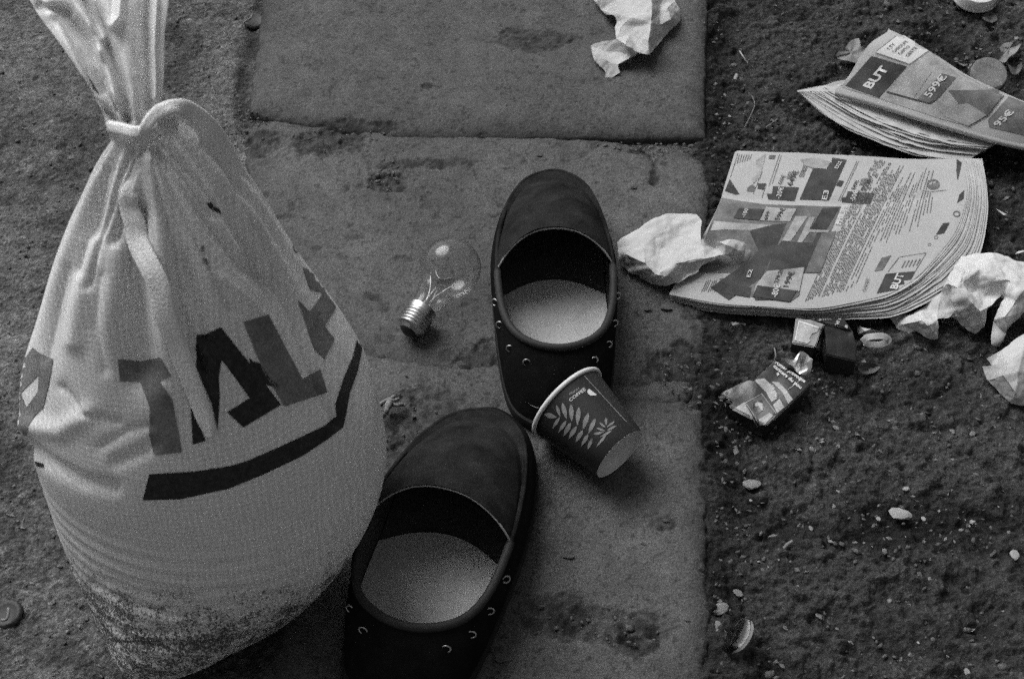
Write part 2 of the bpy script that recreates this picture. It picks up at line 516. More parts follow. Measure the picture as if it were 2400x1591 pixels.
def slab(poly_w, ztop, seed, res=0.0016, rough_patches=(), grooves=(), worn=0.004, tint=1.0, pitd=1.0, tilt=(0, 0), soft=0.0055):
    P = np.asarray(poly_w)
    x = np.arange(P[:, 0].min() - .012, P[:, 0].max() + .012, res); y = np.arange(P[:, 1].min() - .012, P[:, 1].max() + .012, res)
    X, Y = np.meshgrid(x, y, indexing='ij')
    d = seg_dist(X, Y, P, True) * np.where(inside(X, Y, P), 1, -1)
    d = d + worn * fbm(X, Y, 26, 4, seed) + .5 * worn * fbm(X, Y, 8, 2, seed + 5) + 0.35 * worn * fbm(X, Y, 150, 2, seed + 3)
    drop = soft * np.exp(-np.clip(d, 0, 1) / 0.008) + 0.034 * smooth01(-d / 0.007)
    n1 = fbm(X, Y, 10, 3, seed + 50); n2 = fbm(X, Y, 90, 3, seed + 60); n3 = fbm(X, Y, 330, 2, seed + 70)
    Zs = ztop - drop + 0.0014 * n1 + 0.0004 * n2 + 0.00025 * n3 + tilt[0] * (X - P[:, 0].mean()) + tilt[1] * (Y - P[:, 1].mean())
    nb4 = fbm(X, Y, 4.5, 4, seed + 140); sp_ = smooth01((fbm(X, Y, 420, 1, seed + 150) - .5) / .2)
    T = tint * (1 + 0.20 * n1 + 0.15 * n2 + 0.14 * n3 + .28 * nb4 - .5 * sp_)
    pits = smooth01((fbm(X, Y, 70, 2, seed + 90) - 0.52) / 0.12)
    Zs -= 0.0016 * pits * pitd; T *= 1 - 0.45 * pits * pitd
    for (pu, pv, ru, rv, depth) in rough_patches:           # spalled, dirt-filled places, in photo pixels
        c = at(pu, pv); rx = ru / 2600; ry = rv / 2000
        q = np.hypot((X - c[0]) / rx, (Y - c[1]) / ry) + 0.55 * fbm(X, Y, 45, 4, seed + int(pu)) + .15 * n3
        k = smooth01((1.0 - q) / 0.3)
        rg = fbm(X, Y, 190, 3, seed + 120)
        Zs += k * (-depth + 0.0022 * rg)
        T *= 1 - k * (0.50 - 0.45 * np.clip(rg, -.6, 1))
    for gpts, gw, gd in grooves:
        L = [at(*q)[:2] for q in gpts]
        q = seg_dist(X, Y, L) + 0.004 * fbm(X, Y, 40, 3, seed + 7)
        k = smooth01(1 - np.abs(q) / gw)
        Zs -= gd * k; T *= 1 - 0.5 * k
    T *= np.where(d > 0, 1 - 0.45 * np.exp(-np.clip(d + .006 * n1 + .004 * n2, 0, 1) / 0.014), .40)        # dirt caught along the arris
    keep = d > -0.008
    F = grid_faces(len(x), len(y))
    F = F[keep.ravel()[F].all(1)]
    used = np.unique(F); re = -np.ones(X.size, int); re[used] = np.arange(len(used))
    V = np.stack([X, Y, Zs], -1).reshape(-1, 3)[used]
    o = obj('paving_slab', V, re[F], M['concrete'], pavement)
    t_ = o.data.attributes.new('tone', 'FLOAT', 'POINT')
    t_.data.foreach_set('value', np.clip(T, 0.1, 2.5).ravel()[used].astype(np.float32))
    return o


def wpoly(pts):
    return [at(u, v)[:2] for u, v in pts]


E0 = 1655
slabA = slab(wpoly([(640, -240), (585, 262), (655, 282), (905, 318), (1100, 322), (1650, 316), (E0 + 4, -240)]), 0.0025, 100,
             rough_patches=[(1240, 100, 130, 45, .0012), (830, 300, 120, 28, .002), (1000, 205, 20, 12, .001)], worn=0.003, tint=0.92, pitd=.35)
slabB = slab(wpoly([(560, 292), (640, 275), (905, 300), (1100, 305), (1380, 318), (1500, 338), (1536, 356), (1600, 342), (1645, 368), (1662, 430), (1660, 700), (1640, 890), (1540, 905), (1380, 905), (1150, 880), (900, 850), (690, 800)]), -0.001, 200,
             rough_patches=[(790, 330, 110, 50, .003), (905, 425, 60, 34, .003), (620, 340, 70, 50, .002), (1150, 860, 90, 60, .002), (1590, 860, 90, 60, .003),
                            (1000, 380, 130, 20, .0008), (1520, 350, 60, 12, .003)],
             grooves=[([(862, 690), (890, 700), (905, 722)], .005, .002), ([(1532, 345), (1537, 390), (1534, 425)], .006, .004)], worn=0.005, tint=0.98, pitd=.7)
slabC = slab(wpoly([(1180, 930), (1400, 935), (1600, 928), (1645, 955), (1660, 1040), (E0, 1591), (E0 - 6, 1800), (760, 1800), (880, 1400), (960, 1180)]), 0.0, 400, worn=.0065,
             rough_patches=[(1430, 1470, 130, 45, .002), (1300, 1440, 90, 40, .002), (1010, 1060, 80, 90, .002), (1490, 1500, 60, 40, .002), (1560, 1230, 30, 14, .001)], tint=0.90, pitd=.3)
rub = slab(wpoly([(640, 760), (840, 780), (1150, 830), (1500, 870), (1640, 890), (1610, 940), (1400, 960), (1240, 965), (985, 1150), (880, 1380), (760, 1700), (640, 1700)]), -0.0030, 500, worn=0.006, tint=1.05, pitd=1.6,
           rough_patches=[(990, 960, 110, 80, .001), (930, 1100, 70, 90, .001)])
slab([(KB + KN * -.41 + KD * -.45), (KB + KN * -.41 + KD * -.11), (KB + KN * -.002 + KD * -.11), (KB + KN * -.002 + KD * -.45)], 0.001, 600, res=.005)
slab([(KA + KN * -.43 + KD * .06), (KA + KN * -.43 + KD * .5), (KA + KN * -.002 + KD * .5), (KA + KN * -.002 + KD * .06)], 0.002, 700, res=.005)

# ------------------------------------------------------------------ print and other flat marks: laid on the surface they are printed on


def surface_bvh(*objs):
    vs_, fs_ = [], []
    for o in objs:
        off = len(vs_); org = Vector(ORIGIN[o])
        vs_ += [v.co + org for v in o.data.vertices]
        fs_ += [[i + off for i in p.vertices] for p in o.data.polygons]
    return BVHTree.FromPolygons(vs_, fs_)


CAMV = Vector(CAM)


def lay(u, v, bvh, off):
    d = Vector(FW + RT * (u - 1200) / FPX - UP * (v - 795.5) / FPX).normalized()
    loc, nor, idx, dist = bvh.ray_cast(CAMV, d)
    if loc is None: return None
    if nor.dot(d) > 0: nor = -nor
    return loc + nor * off


def tri_poly(poly, holes=(), maxe=14.0):
    loops = [[Vector((p[0], p[1], 0)) for p in poly]] + [[Vector((p[0], p[1], 0)) for p in h] for h in holes]
    flat = [p for l in loops for p in l]
    bm = bmesh.new()
    bv = [bm.verts.new(p) for p in flat]
    for t in geometry.tessellate_polygon(loops):
        try: bm.faces.new([bv[i] for i in t])
        except ValueError: pass
    for _ in range(7):
        es = [e for e in bm.edges if e.calc_length() > maxe]
        if not es: break
        bmesh.ops.subdivide_edges(bm, edges=es, cuts=1)
        bmesh.ops.triangulate(bm, faces=bm.faces[:])
    bm.verts.index_update()
    V = [(v.co.x, v.co.y) for v in bm.verts]; F = [[v.index for v in f.verts] for f in bm.faces]
    bm.free()
    return V, F


def decal(name, shapes, bvh, mat, parent, off=0.0004, maxe=14.0, kind=None):
    """shapes: list of polygons or (polygon, [holes]) in photo pixels"""
    VV, FF = [], []
    for s in shapes:
        poly, holes = s if isinstance(s, tuple) else (s, [])
        V, F = tri_poly(poly, holes, maxe)
        idx = {}
        for i, (u, v) in enumerate(V):
            p = lay(u, v, bvh, off)
            if p is not None:
                idx[i] = len(VV); VV.append(p)
        FF += [[idx[i] for i in f] for f in F if all(i in idx for i in f)]
    if not FF: return None
    o = obj(name, [tuple(p) for p in VV], FF, mat, parent)
    if kind: o['kind'] = kind
    return o


_font_cache = {}


def glyphs(text, bold=0.0):
    key = (text, bold)
    if key not in _font_cache:
        cu = bpy.data.curves.new('t', 'FONT'); cu.body = text; cu.size = 1.0; cu.resolution_u = 3; cu.offset = bold
        ob = bpy.data.objects.new('t', cu); COL.objects.link(ob)
        dg = bpy.context.evaluated_depsgraph_get(); dg.update()
        me = ob.evaluated_get(dg).to_mesh()
        V = np.array([tuple(v.co)[:2] for v in me.vertices]); F = [list(p.vertices) for p in me.polygons]
        bpy.data.objects.remove(ob); bpy.data.curves.remove(cu)
        _font_cache[key] = (V, F)
    return _font_cache[key]


def print_text(name, text, p0, p1, height, bvh, mat, parent, off=0.0007, bold=0.02, up=None, slant=None):
    """text from p0 to p1 (baseline, photo pixels), cap height in pixels"""
    V, F = glyphs(text, bold)
    if len(V) == 0: return
    p0 = np.array(p0, float); p1 = np.array(p1, float)
    w = V[:, 0].max() - V[:, 0].min(); h = 0.7
    d = (p1 - p0) / w
    if up is None:
        e = p1 - p0; up = np.array([e[1], -e[0]]) / np.linalg.norm(e)
    upv = np.asarray(up, float) / np.linalg.norm(up) * height / h
    Q = p0 + (V[:, :1] - V[:, 0].min()) * d + V[:, 1:] * upv
    L = [lay(u, v, bvh, off) for u, v in Q]
    FF = [f for f in F if all(L[i] is not None for i in f)]
    if not FF: return
    return obj(name, [tuple(l) if l is not None else (0, 0, 0) for l in L], FF, mat, parent)


# ------------------------------------------------------------------ the tied rubbish sack
RINGS = [  # height, centre x, y, half-width across, half-depth (m)
    (0.000, -0.2600, -0.2520, 0.0700, 0.0650), (0.015, -0.2445, -0.2500, 0.0865, 0.0720), (0.050, -0.2311, -0.2420, 0.1032, 0.0880), (0.100, -0.2182, -0.2320, 0.1196, 0.0970),
    (0.150, -0.2146, -0.2220, 0.1258, 0.1020), (0.200, -0.2205, -0.2120, 0.1235, 0.1040), (0.235, -0.2215, -0.2070, 0.1118, 0.1000), (0.265, -0.2212, -0.2030, 0.0966, 0.0920),
    (0.300, -0.2209, -0.2000, 0.0813, 0.0800), (0.335, -0.2169, -0.1990, 0.0673, 0.0650), (0.365, -0.2126, -0.1980, 0.0541, 0.0490), (0.390, -0.2111, -0.1970, 0.0419, 0.0340),
    (0.410, -0.2117, -0.1950, 0.0294, 0.0230), (0.425, -0.2122, -0.1930, 0.0169, 0.0145)]
NZ, NA = 320, 460
RA = np.array(RINGS)
zlev = np.linspace(0, .425, NZ)
ctr = catmull(np.interp(np.linspace(0, .425, 16), RA[:, 0], np.arange(len(RA)))[:, None] * 0 + np.stack([np.interp(np.linspace(0, .425, 16), RA[:, 0], RA[:, q]) for q in range(5)], 1), NZ)
cw = ctr[:, 1:3]
ang = np.linspace(0, 2 * np.pi, NA, endpoint=False)
zc = ctr[:, 0][:, None]
# rounded-corner section in the filled part (corner of the sack towards the lower right)
corner = math.radians(-20)
fill = smooth01((zc - 0.10) / 0.1) * smooth01((0.36 - zc) / 0.10)
c4 = np.cos(2 * (ang[None, :] - corner))
adiff = lambda c: ((ang[None] - c + np.pi) % (2 * np.pi)) - np.pi
shape = 1 + fill * (0.030 * np.exp(-(adiff(corner) / 0.16) ** 2) - 0.006)
# the bottom corner of the sack points towards the camera
shape = shape + smooth01((0.12 - zc) / 0.12) * (0.30 * np.exp(-(adiff(math.radians(-102)) / 0.42) ** 2))
# pleats gathered towards the neck
cone = smooth01((zc - 0.24) / 0.16)
pl = (0.5 * np.cos(9 * ang[None] + 0.6) + 0.35 * np.cos(14 * ang[None] + 2.0) + 0.3 * np.cos(5 * ang[None] + 4.0))
rad = shape * (1 + 0.12 * cone * pl)
# sagging horizontal wrinkles low on the body
front_ = np.exp(-(adiff(math.radians(-105)) / 0.75) ** 2)
low = smooth01((0.115 - zc) / 0.05) * smooth01((zc - 0.004) / 0.01) * front_
wr = np.sin((zc + 0.006 * np.cos(ang[None] * 2 + 1) + 0.003 * np.sin(ang[None] * 5)) * 2 * np.pi / 0.0165)
wamp = 0.6 + 0.5 * fbm(zc * 1.0 + 0 * ang[None], ang[None] * .12 + 0 * zc, 26, 2, 4)
rad += low * 0.016 * wamp * np.sign(wr) * np.abs(wr) ** 0.6
low2 = smooth01((0.19 - zc) / 0.05) * smooth01((zc - 0.08) / 0.03) * front_
rad += low2 * 0.0075 * np.sin((zc + 0.004 * np.cos(ang[None] * 2 + 1)) * 2 * np.pi / 0.014)
BX = cw[:, 0][:, None] + ctr[:, 3][:, None] * rad * np.cos(ang)[None]
BY = cw[:, 1][:, None] + ctr[:, 4][:, None] * rad * np.sin(ang)[None]
BZ = np.broadcast_to(ctr[:, 0][:, None], BX.shape).copy()
# lumps of what is inside
BX += 0.0022 * fbm(BZ * 1.0 + 3, ang[None] * 0.06 + BZ * 0, 14, 2, 3) * fill
BV = np.stack([BX, BY, BZ], -1)
# folds sculpted where the cloth breaks: (polyline in the photograph, width px, depth m)
FOLDS = [
    ([(330, 335), (300, 400), (272, 470), (250, 560)], 10, 0.0045),
    ([(300, 500), (290, 560), (300, 660), (320, 800), (330, 860)], 40, 0.0085),
    ([(345, 345), (375, 470), (405, 580), (420, 680)], 9, 0.0035),
    ([(360, 345), (430, 440), (500, 530), (570, 620), (650, 660)], 14, 0.005),
    ([(380, 330), (470, 420), (520, 490), (590, 590), (640, 690)], 9, 0.0032),
    ([(505, 335), (560, 430), (625, 560), (665, 680), (715, 820), (760, 930), (790, 985)], 9, 0.0035),
    ([(240, 390), (215, 500), (185, 620)], 12, 0.003),
    ([(205, 560), (180, 700), (172, 790)], 22, -0.003),
    ([(430, 600), (470, 720), (480, 790)], 14, 0.003),
    ([(520, 640), (590, 700), (640, 760)], 14, -0.002),
    ([(300, 345), (262, 430), (228, 540), (205, 660)], 8, 0.003),
    ([(318, 340), (292, 420), (272, 500)], 6, 0.003),
    ([(352, 352), (400, 440), (440, 520), (500, 640), (540, 720)], 8, 0.003),
    ([(372, 350), (440, 420), (500, 500)], 6, 0.0025),
    ([(415, 690), (450, 790), (470, 860)], 7, 0.002), ([(150, 620), (120, 760), (105, 830)], 12, 0.002),
    ([(225, 640), (215, 760), (240, 860)], 14, 0.002), ([(140, 900), (190, 960), (270, 985)], 12, 0.0025), ([(230, 1040), (300, 1000), (345, 990)], 12, 0.002),
    ([(55, 1030), (110, 1075), (190, 1120), (260, 1135)], 16, 0.004),
    ([(60, 990), (140, 1000), (200, 960)], 24, -0.003),
    ([(270, 1075), (330, 1050), (360, 1030)], 16, 0.0025),
    ([(250, 1352), (330, 1385), (450, 1392), (560, 1372)], 7, 0.0022),
    ([(280, 1390), (360, 1420), (480, 1425), (540, 1410)], 6, 0.0026),
    ([(215, 1360), (290, 1410), (400, 1437), (520, 1437)], 6, 0.0025),
    ([(290, 1470), (360, 1478), (480, 1476)], 5, 0.002),
    ([(270, 1500), (340, 1505), (450, 1500)], 5, 0.0018),
]
PUV = project(BV)
view = BV - CAM
outn = np.stack([np.cos(ang)[None] + 0 * BX, np.sin(ang)[None] + 0 * BX, 0.35 + 0 * BX], -1)
front = ((-view * outn).sum(-1) > 0)
disp = np.zeros_like(BX)
for pl_, w, dp in FOLDS:
    d = seg_dist(PUV[..., 0], PUV[..., 1], pl_)
    disp -= np.where(front, (1.7 if w < 16 else 1.25) * dp * (np.exp(-(d / w) ** 2) if w > 15 else np.exp(-np.sqrt((d / w) ** 2 + .05) * 1.25)), 0)
BV = BV + disp[..., None] * outn / np.linalg.norm(outn, axis=-1)[..., None]
sack_loc = np.array([-.245, -.25, 0.0])
sack_loc[2] = gz(sack_loc[0], sack_loc[1]) * 0.4
sack = thing('rubbish_sack', sack_loc, 'white woven plastic sack tied at the neck, bold dark lettering, muddy base', 'sack')
F = grid_faces(NZ, NA, False, True).tolist()
F.append(list(range(NA))[::-1])
BVf = BV.reshape(-1, 3)
BVf[:, 2] += -0.004
body = obj('sack_body', BVf, F, M['sack'], sack)
body_bvh = surface_bvh(body)
# letters and band printed on the sack
bl = [
    ('printed_letter', 'ink_grey', [([(78, 814), (94, 827), (126, 841), (122, 867), (115, 902), (103, 952), (82, 975), (67, 998), (63, 1028), (50, 1024), (40, 990), (36, 940), (39, 867)],
                                     [[(92, 877), (50, 921), (63, 955), (90, 917)]])]),
    ('printed_letter', 'ink_grey', [[(276, 841), (333, 846), (377, 837), (402, 881), (375, 892), (404, 936), (427, 1059), (362, 1066), (350, 1020), (352, 955), (329, 894), (281, 894)]]),
    ('printed_letter', 'ink_black', [[(461, 783), (482, 783), (517, 766), (588, 855), (658, 948), (570, 1001), (532, 965), (585, 932), (519, 842), (513, 883), (515, 929), (510, 1010), (497, 948), (459, 860)],
                                     [(446, 940), (482, 1032), (452, 1041)]]),
    ('printed_letter', 'ink_grey', [[(570, 754), (628, 737), (708, 888), (750, 865), (767, 919), (666, 952), (616, 869)]]),
    ('printed_letter', 'ink_grey', [[(708, 628), (746, 632), (778, 668), (792, 695), (784, 726), (760, 764), (783, 795), (760, 841), (735, 818), (697, 703), (725, 730), (756, 688), (725, 678)]]),
    ('printed_band', 'ink_black', [[(350, 1110), (452, 1104), (536, 1092), (574, 1081), (651, 1048), (758, 998), (788, 975), (785, 948), (804, 887), (827, 833), (838, 783), (848, 818), (838, 867), (819, 921), (811, 967), (804, 1001), (765, 1030), (708, 1068), (612, 1113), (536, 1144), (421, 1169), (335, 1171)]]),
    ('printed_band', 'ink_black', [[(54, 1058), (75, 1078), (103, 1086), (104, 1095), (80, 1090), (58, 1070)]]),
    ('tar_mark', 'ink_black', [[(484, 474), (494, 474), (502, 484), (512, 488), (520, 502), (512, 500), (500, 494), (490, 486)]]),
    ('tar_mark', 'ink_grey', [[(472, 576), (479, 575), (480, 588), (473, 590)], [(476, 606), (485, 604), (489, 618), (481, 622)]]),
    ('tar_mark', 'ink_black', [[(583, 838), (592, 846), (606, 850), (622, 868), (630, 884), (652, 902), (650, 912), (628, 902), (610, 896), (590, 872)]]),
]
for nm, mt, shp in bl:
    decal(nm, shp, body_bvh, M[mt], sack, off=0.0005, maxe=10)
cc = [(697 + 12 * math.cos(t), 577 + 16 * math.sin(t)) for t in np.linspace(0, 2 * np.pi, 20)[:-1]]
ci = [(697 + 9 * math.cos(t), 577 + 13 * math.sin(t)) for t in np.linspace(0, 2 * np.pi, 20)[:-1]]
decal('printed_mark', [(cc, [ci]), [(693, 570), (701, 570), (703, 584), (696, 586)]], body_bvh, M['ink_grey'], sack, maxe=8)

# gathered tail above the knot: a ruffled sheet closing on itself
TR = [  # z, centre u, v, half-width px, thickness m
    (0.417, 318, 322, 58, .013), (0.425, 310, 296, 58, .0125), (0.432, 308, 262, 66, .012), (0.445, 294, 196, 86, .014), (0.459, 262, 100, 118, .017), (0.472, 232, 5, 158, .020), (0.484, 205, -95, 180, .021), (0.494, 190, -190, 200, .021)]
NT, NB = 150, 420
tc_ = catmull([list(r) for r in TR], NT)
tv = []
for k, (z, u, v, hw, th) in enumerate(tc_):
    L_ = at(u - hw, v + hw * 0.05, z); R_ = at(u + hw, v - hw * .05, z)
    c = (L_ + R_) / 2; ax = (R_ - L_) / 2
    ny = np.array([-ax[1], ax[0], 0]); ny /= np.linalg.norm(ny)
    h = k / (NT - 1)
    for j in range(NB):
        t = 2 * math.pi * j / NB
        s = math.cos(t)
        ruff = (0.0060 * abs(math.sin(4.5 * s + 1.0 + 0.7 * h)) + 0.0040 * abs(math.sin(8.5 * s + 2.1 - h)) + .0040 * math.sin(5 * s - 3 * h)) * (0.5 + 1.0 * h)
        dep = th * math.sin(t) * (1 - .45 * h)
        w = 1 + 0.06 * math.sin(3.1 * h + 7 * t)
        p = c + ax * s * w + ny * (-dep) + ny * ruff
        p = p + np.array([0, 0, 0.004 * math.sin(6 * s + 2) * h])
        tv.append(p)
tv = np.array(tv)
tuv = project(tv)
tview = tv - CAM; tview /= np.linalg.norm(tview, axis=1)[:, None]
tfront = np.tile(np.sin(2 * np.pi * np.arange(NB) / NB), NT) > -.15
TF = [([(180, -30), (238, 70), (262, 130), (285, 200), (300, 280)], 13, .010), ([(150, 40), (205, 95), (228, 150), (232, 200)], 20, .008), ([(345, -30), (340, 60), (345, 160), (346, 250)], 9, .004),
      ([(225, 175), (255, 225), (298, 285)], 9, .005), ([(215, 0), (238, 58), (246, 90)], 9, -.005), ([(285, -30), (278, 40), (262, 60)], 10, -.005), ([(310, -30), (300, 60), (310, 200), (320, 270)], 26, -.003),
      ([(232, 120), (238, 190), (270, 240)], 9, -.004), ([(205, 210), (240, 250), (280, 290)], 7, .004), ([(110, 10), (140, 60), (200, 190), (235, 250)], 10, -.003), ([(95, 15), (120, 20), (160, 30)], 9, .005), ([(365, 0), (360, 120), (362, 230)], 7, -.003)]
for pl_, w, dp in TF:
    d = seg_dist(tuv[:, 0], tuv[:, 1], pl_)
    tv = tv + tview * (np.where(tfront, dp * 1.7, dp * .3) * np.exp(-(d / w) ** 2))[:, None]
tv = tv + tview * (.0010 * fbm(tuv[:, 0] * .01, tuv[:, 1] * .006, 3.0, 3, 8))[:, None]
tail = obj('sack_neck', tv, grid_faces(NT, NB, False, True), M['sack_tail'], sack)


def ribbon(path3, widths, nrm, th=0.0012):
    """a flat strap with thickness along a 3-D path; nrm: rough facing direction"""
    P = np.asarray(path3); T = np.gradient(P, axis=0); T /= np.linalg.norm(T, axis=1)[:, None]
    nr = np.broadcast_to(np.asarray(nrm, float), P.shape)
    S = np.cross(T, nr); S /= np.linalg.norm(S, axis=1)[:, None]
    Nn = np.cross(S, T)
    W = np.broadcast_to(np.asarray(widths, float), (len(P),))[:, None]
    prof = [(-.5, 0), (-.46, .55), (-.2, .75), (.1, .6), (.44, .8), (.5, 0), (.3, -.2), (-.3, -.2)]
    V = np.stack([P + S * W * a + Nn * th * b for a, b in prof], 1)
    F = grid_faces(len(P), len(prof), False, True).tolist()
    F.append(list(range(len(prof)))); F.append([(len(P) - 1) * len(prof) + j for j in range(len(prof))][::-1])
    return V.reshape(-1, 3), F


def lay_path(pts, bvh, off, n):
    q = catmull(pts, n); out = []
    for u, v in q:
        p = lay(u, v, bvh, off)
        if p is not None: out.append(np.array(p))
    out = np.array(out)
    for _ in range(6):
        out[1:-1] = (out[:-2] + out[1:-1] * 2 + out[2:]) / 4
    return out


sp = lay_path([(338, 318), (322, 380), (308, 450), (316, 520), (350, 590), (378, 660), (388, 740), (428, 850), (470, 950), (492, 1018)], body_bvh, 0.0042, 70)
wv = np.interp(np.linspace(0, 1, len(sp)), [0, .12, .35, .7, .92, 1], [.010, .010, .0145, .0145, .012, .004])
rv, rf = ribbon(sp, wv, (-.2, -.75, .6), .0020)
obj('tie_strap', rv, rf, M['strap'], sack)
wrap = catmull([at(256, 296, .424), at(285, 302, .438), at(320, 310, .445), at(350, 300, .444), at(372, 276, .432)], 30)
rv, rf = ribbon(wrap, 0.007, (0, -.8, .6), .003)
obj('tie_knot', rv, rf, M['strap'], sack)
kn = catmull([at(334, 345, .432), at(338, 312, .446), at(350, 285, .450), at(372, 264, .448), at(402, 251, .440), at(440, 258, .430), at(478, 292, .418), at(514, 348, .398), at(556, 425, .368), at(600, 505, .336), at(648, 590, .298)], 60)
wl = np.interp(np.linspace(0, 1, 60), [0, .2, .5, .8, 1], [.006, .007, .011, .020, .018])
tw = np.linspace(0, 1, 60)[:, None]
rv, rf = ribbon(kn, wl, np.array([[-.1, -.7, .7]]) * (1 - tw) + np.array([[.55, -.45, .7]]) * tw + np.array([[.5, 0, 0]]) * np.sin(tw * 9), .0013)
obj('handle_loop', rv, rf, M['strap'], sack)

# ------------------------------------------------------------------ slip-on shoes


def make_shoe(toe_px, heel_dir_deg, label, mirror=1, length=0.285, wscale=1.0, zoff=0.001):
    Lh = length
    toe = at(toe_px[0], toe_px[1], 0.012)
    dirv = np.array([math.cos(heel_dir_deg), math.sin(heel_dir_deg), 0.0])      # heel -> toe
    side = np.array([-dirv[1], dirv[0], 0.0]) * mirror
    heel = toe - dirv * Lh; heel[2] = zoff

    def W(P):
        P = np.asarray(P, float)
        return heel + P[..., 0:1] * dirv + P[..., 1:2] * side * wscale + P[..., 2:3] * np.array([0, 0, 1.0])
    root = thing('slip_on_shoe', heel + dirv * Lh * .5, label, 'shoe', 'pair of dark slip-on shoes')
    k = Lh / 0.285
    S = lambda pts: [(x * k, y, z) for x, y, z in pts]
    # heel .. left side .. toe .. right side  (y>0 is the left side)
    OUT = S([(-.026, 0, .010), (-.019, .023, .010), (.002, .038, .010), (.05, .0455, .010), (.11, .0485, .010), (.16, .0495, .010), (.205, .0455, .011), (.245, .0350, .012), (.272, .0195, .014), (.285, -.002, .016),
             (.277, -.021, .014), (.252, -.037, .012), (.21, -.046, .011), (.16, -.0495, .010), (.11, -.0485, .010), (.05, -.0455, .010), (.002, -.038, .010), (-.019, -.023, .010)])
    TOP = S([(.020, 0, .064), (.026, .019, .063), (.041, .034, .062), (.068, .0425, .060), (.105, .0460, .061), (.150, .0455, .057), (.195, .0405, .050), (.232, .0310, .044), (.258, .0180, .039), (.270, -.002, .037),
             (.262, -.018, .039), (.240, -.0315, .043), (.20, -.0405, .049), (.150, -.0455, .057), (.105, -.0460, .061), (.068, -.0425, .060), (.041, -.034, .062), (.026, -.019, .063)])
    n = 144
    O = catmull(OUT, n, True); T = catmull(TOP, n, True)
    cen = np.array([.14 * k, 0, 0])
    # sole: thick rubber edge
    so = []
    rd = O[:, :2] - cen[:2]; rd /= np.linalg.norm(rd, axis=1)[:, None]
    lv = [(-.004, 0.0), (.0015, .003), (.0020, .008), (.0008, .0118), (-.004, .0125)]
    for off, z in lv:
        so.append(np.c_[O[:, :2] + rd * off, np.full(n, z) + (O[:, 2] - .010) * (z / .0125)])
    V = np.concatenate(so); F = grid_faces(len(lv), n, False, True).tolist(); F.append(list(range(n))[::-1]); F.append([(len(lv) - 1) * n + j for j in range(n)])
    obj('sole', W(V), F, M['sole'], root, sharp=50)
    # outer wall from welt to topline / apron seam
    lay_ = []
    for w in np.linspace(0, 1, 12):
        P = O * (1 - w) + T * w
        P[:, :2] += rd * (0.0045 * math.sin(math.pi * w) - .001 * (1 - w))
        P[:, 2] += 0.003 * math.sin(math.pi * w)
        lay_.append(P)
    V = np.concatenate(lay_)
    nse = fbm(V[:, 0] + V[:, 1], V[:, 2] + V[:, 1] * .7, 55, 2, 9)
    V[:, 2] += 0.0010 * nse
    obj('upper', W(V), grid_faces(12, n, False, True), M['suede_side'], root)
    # apron over the toes, from seam to throat
    tl = int(n * 4.3 / 18); tr = int(n * 13.7 / 18)
    seam = T[tl:tr + 1]; m = len(seam)
    ty = np.linspace(seam[0][1], seam[-1][1], m); pw = np.clip(1 - np.abs(np.linspace(1, -1, m)) ** 2.3, 0, 1)
    base_ = np.linspace(seam[0][0], seam[-1][0], m)
    th = np.c_[base_ + (.1385 * k - base_) * pw, ty, seam[0][2] + (.089 - seam[0][2]) * pw ** .8]
    rows = 24; G = []
    for a in np.linspace(0, 1, rows):
        P = seam * (1 - a) + th * a
        P[:, 2] += 0.009 * math.sin(math.pi * min(1, a * .9)) * np.sin(np.pi * np.linspace(0, 1, m)) ** .6
        P[:, 2] += 0.0030 * math.exp(-((a - .03) / .03) ** 2) - 0.0045 * math.exp(-((a - .11) / .035) ** 2)
        P[:, 2] -= 0.0012 * np.exp(-((a - .78) / .03) ** 2) * (np.linspace(0, 1, m) > .5) 
        G.append(P)
    V = np.concatenate(G); V[:, 2] += 0.0016 * fbm(V[:, 0], V[:, 1], 32, 4, 19) - 0.0012 * np.exp(-((V[:, 0] - .170 * k - .15 * V[:, 1]) / .003) ** 2) * (V[:, 1] < .02)
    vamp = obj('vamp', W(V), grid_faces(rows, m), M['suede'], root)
    under = V.copy(); under[:, 2] -= .004
    obj('vamp_lining', W(under), grid_faces(rows, m), M['lining'], root)
    tv_, tf_ = tube(W(seam + [0, 0, .0012]), .0022, 8)
    obj('apron_seam', tv_, tf_, M['suede'], root)
    tv_, tf_ = tube(W(th + [0, 0, .0004]), .0008, 6)
    obj('throat_piping', tv_, tf_, M['thread'], root)
    # rear topline rim
    idx = list(range(tr, n)) + list(range(0, tl + 1))
    rim = T[idx]
    tv_, tf_ = tube(W(rim), .0034, 10)
    obj('collar', tv_, tf_, M['rim'], root)
    # lining and insole
    INS = np.c_[O[:, :2] - rd * .0075, np.full(n, .0185)]
    lay_ = []
    for w in np.linspace(0, 1, 10):
        P = T * (1 - w) + INS * w
        P[:, :2] -= rd * 0.0035 * (1 - w) - rd * 0.003 * math.sin(math.pi * w)
        lay_.append(P)
    obj('lining', W(np.concatenate(lay_)), grid_faces(10, n, False, True), M['lining'], root)
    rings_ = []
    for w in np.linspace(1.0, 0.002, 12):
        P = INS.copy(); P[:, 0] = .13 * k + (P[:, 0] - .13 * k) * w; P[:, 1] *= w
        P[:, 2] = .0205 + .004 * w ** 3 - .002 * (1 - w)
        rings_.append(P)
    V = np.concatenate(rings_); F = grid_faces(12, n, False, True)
    obj('footbed_shade', W(V - [0, 0, .0012]), F, M['footbed_shade'], root)  # forward part of the insole, painted dark as the shade under the vamp
    rings_ = []
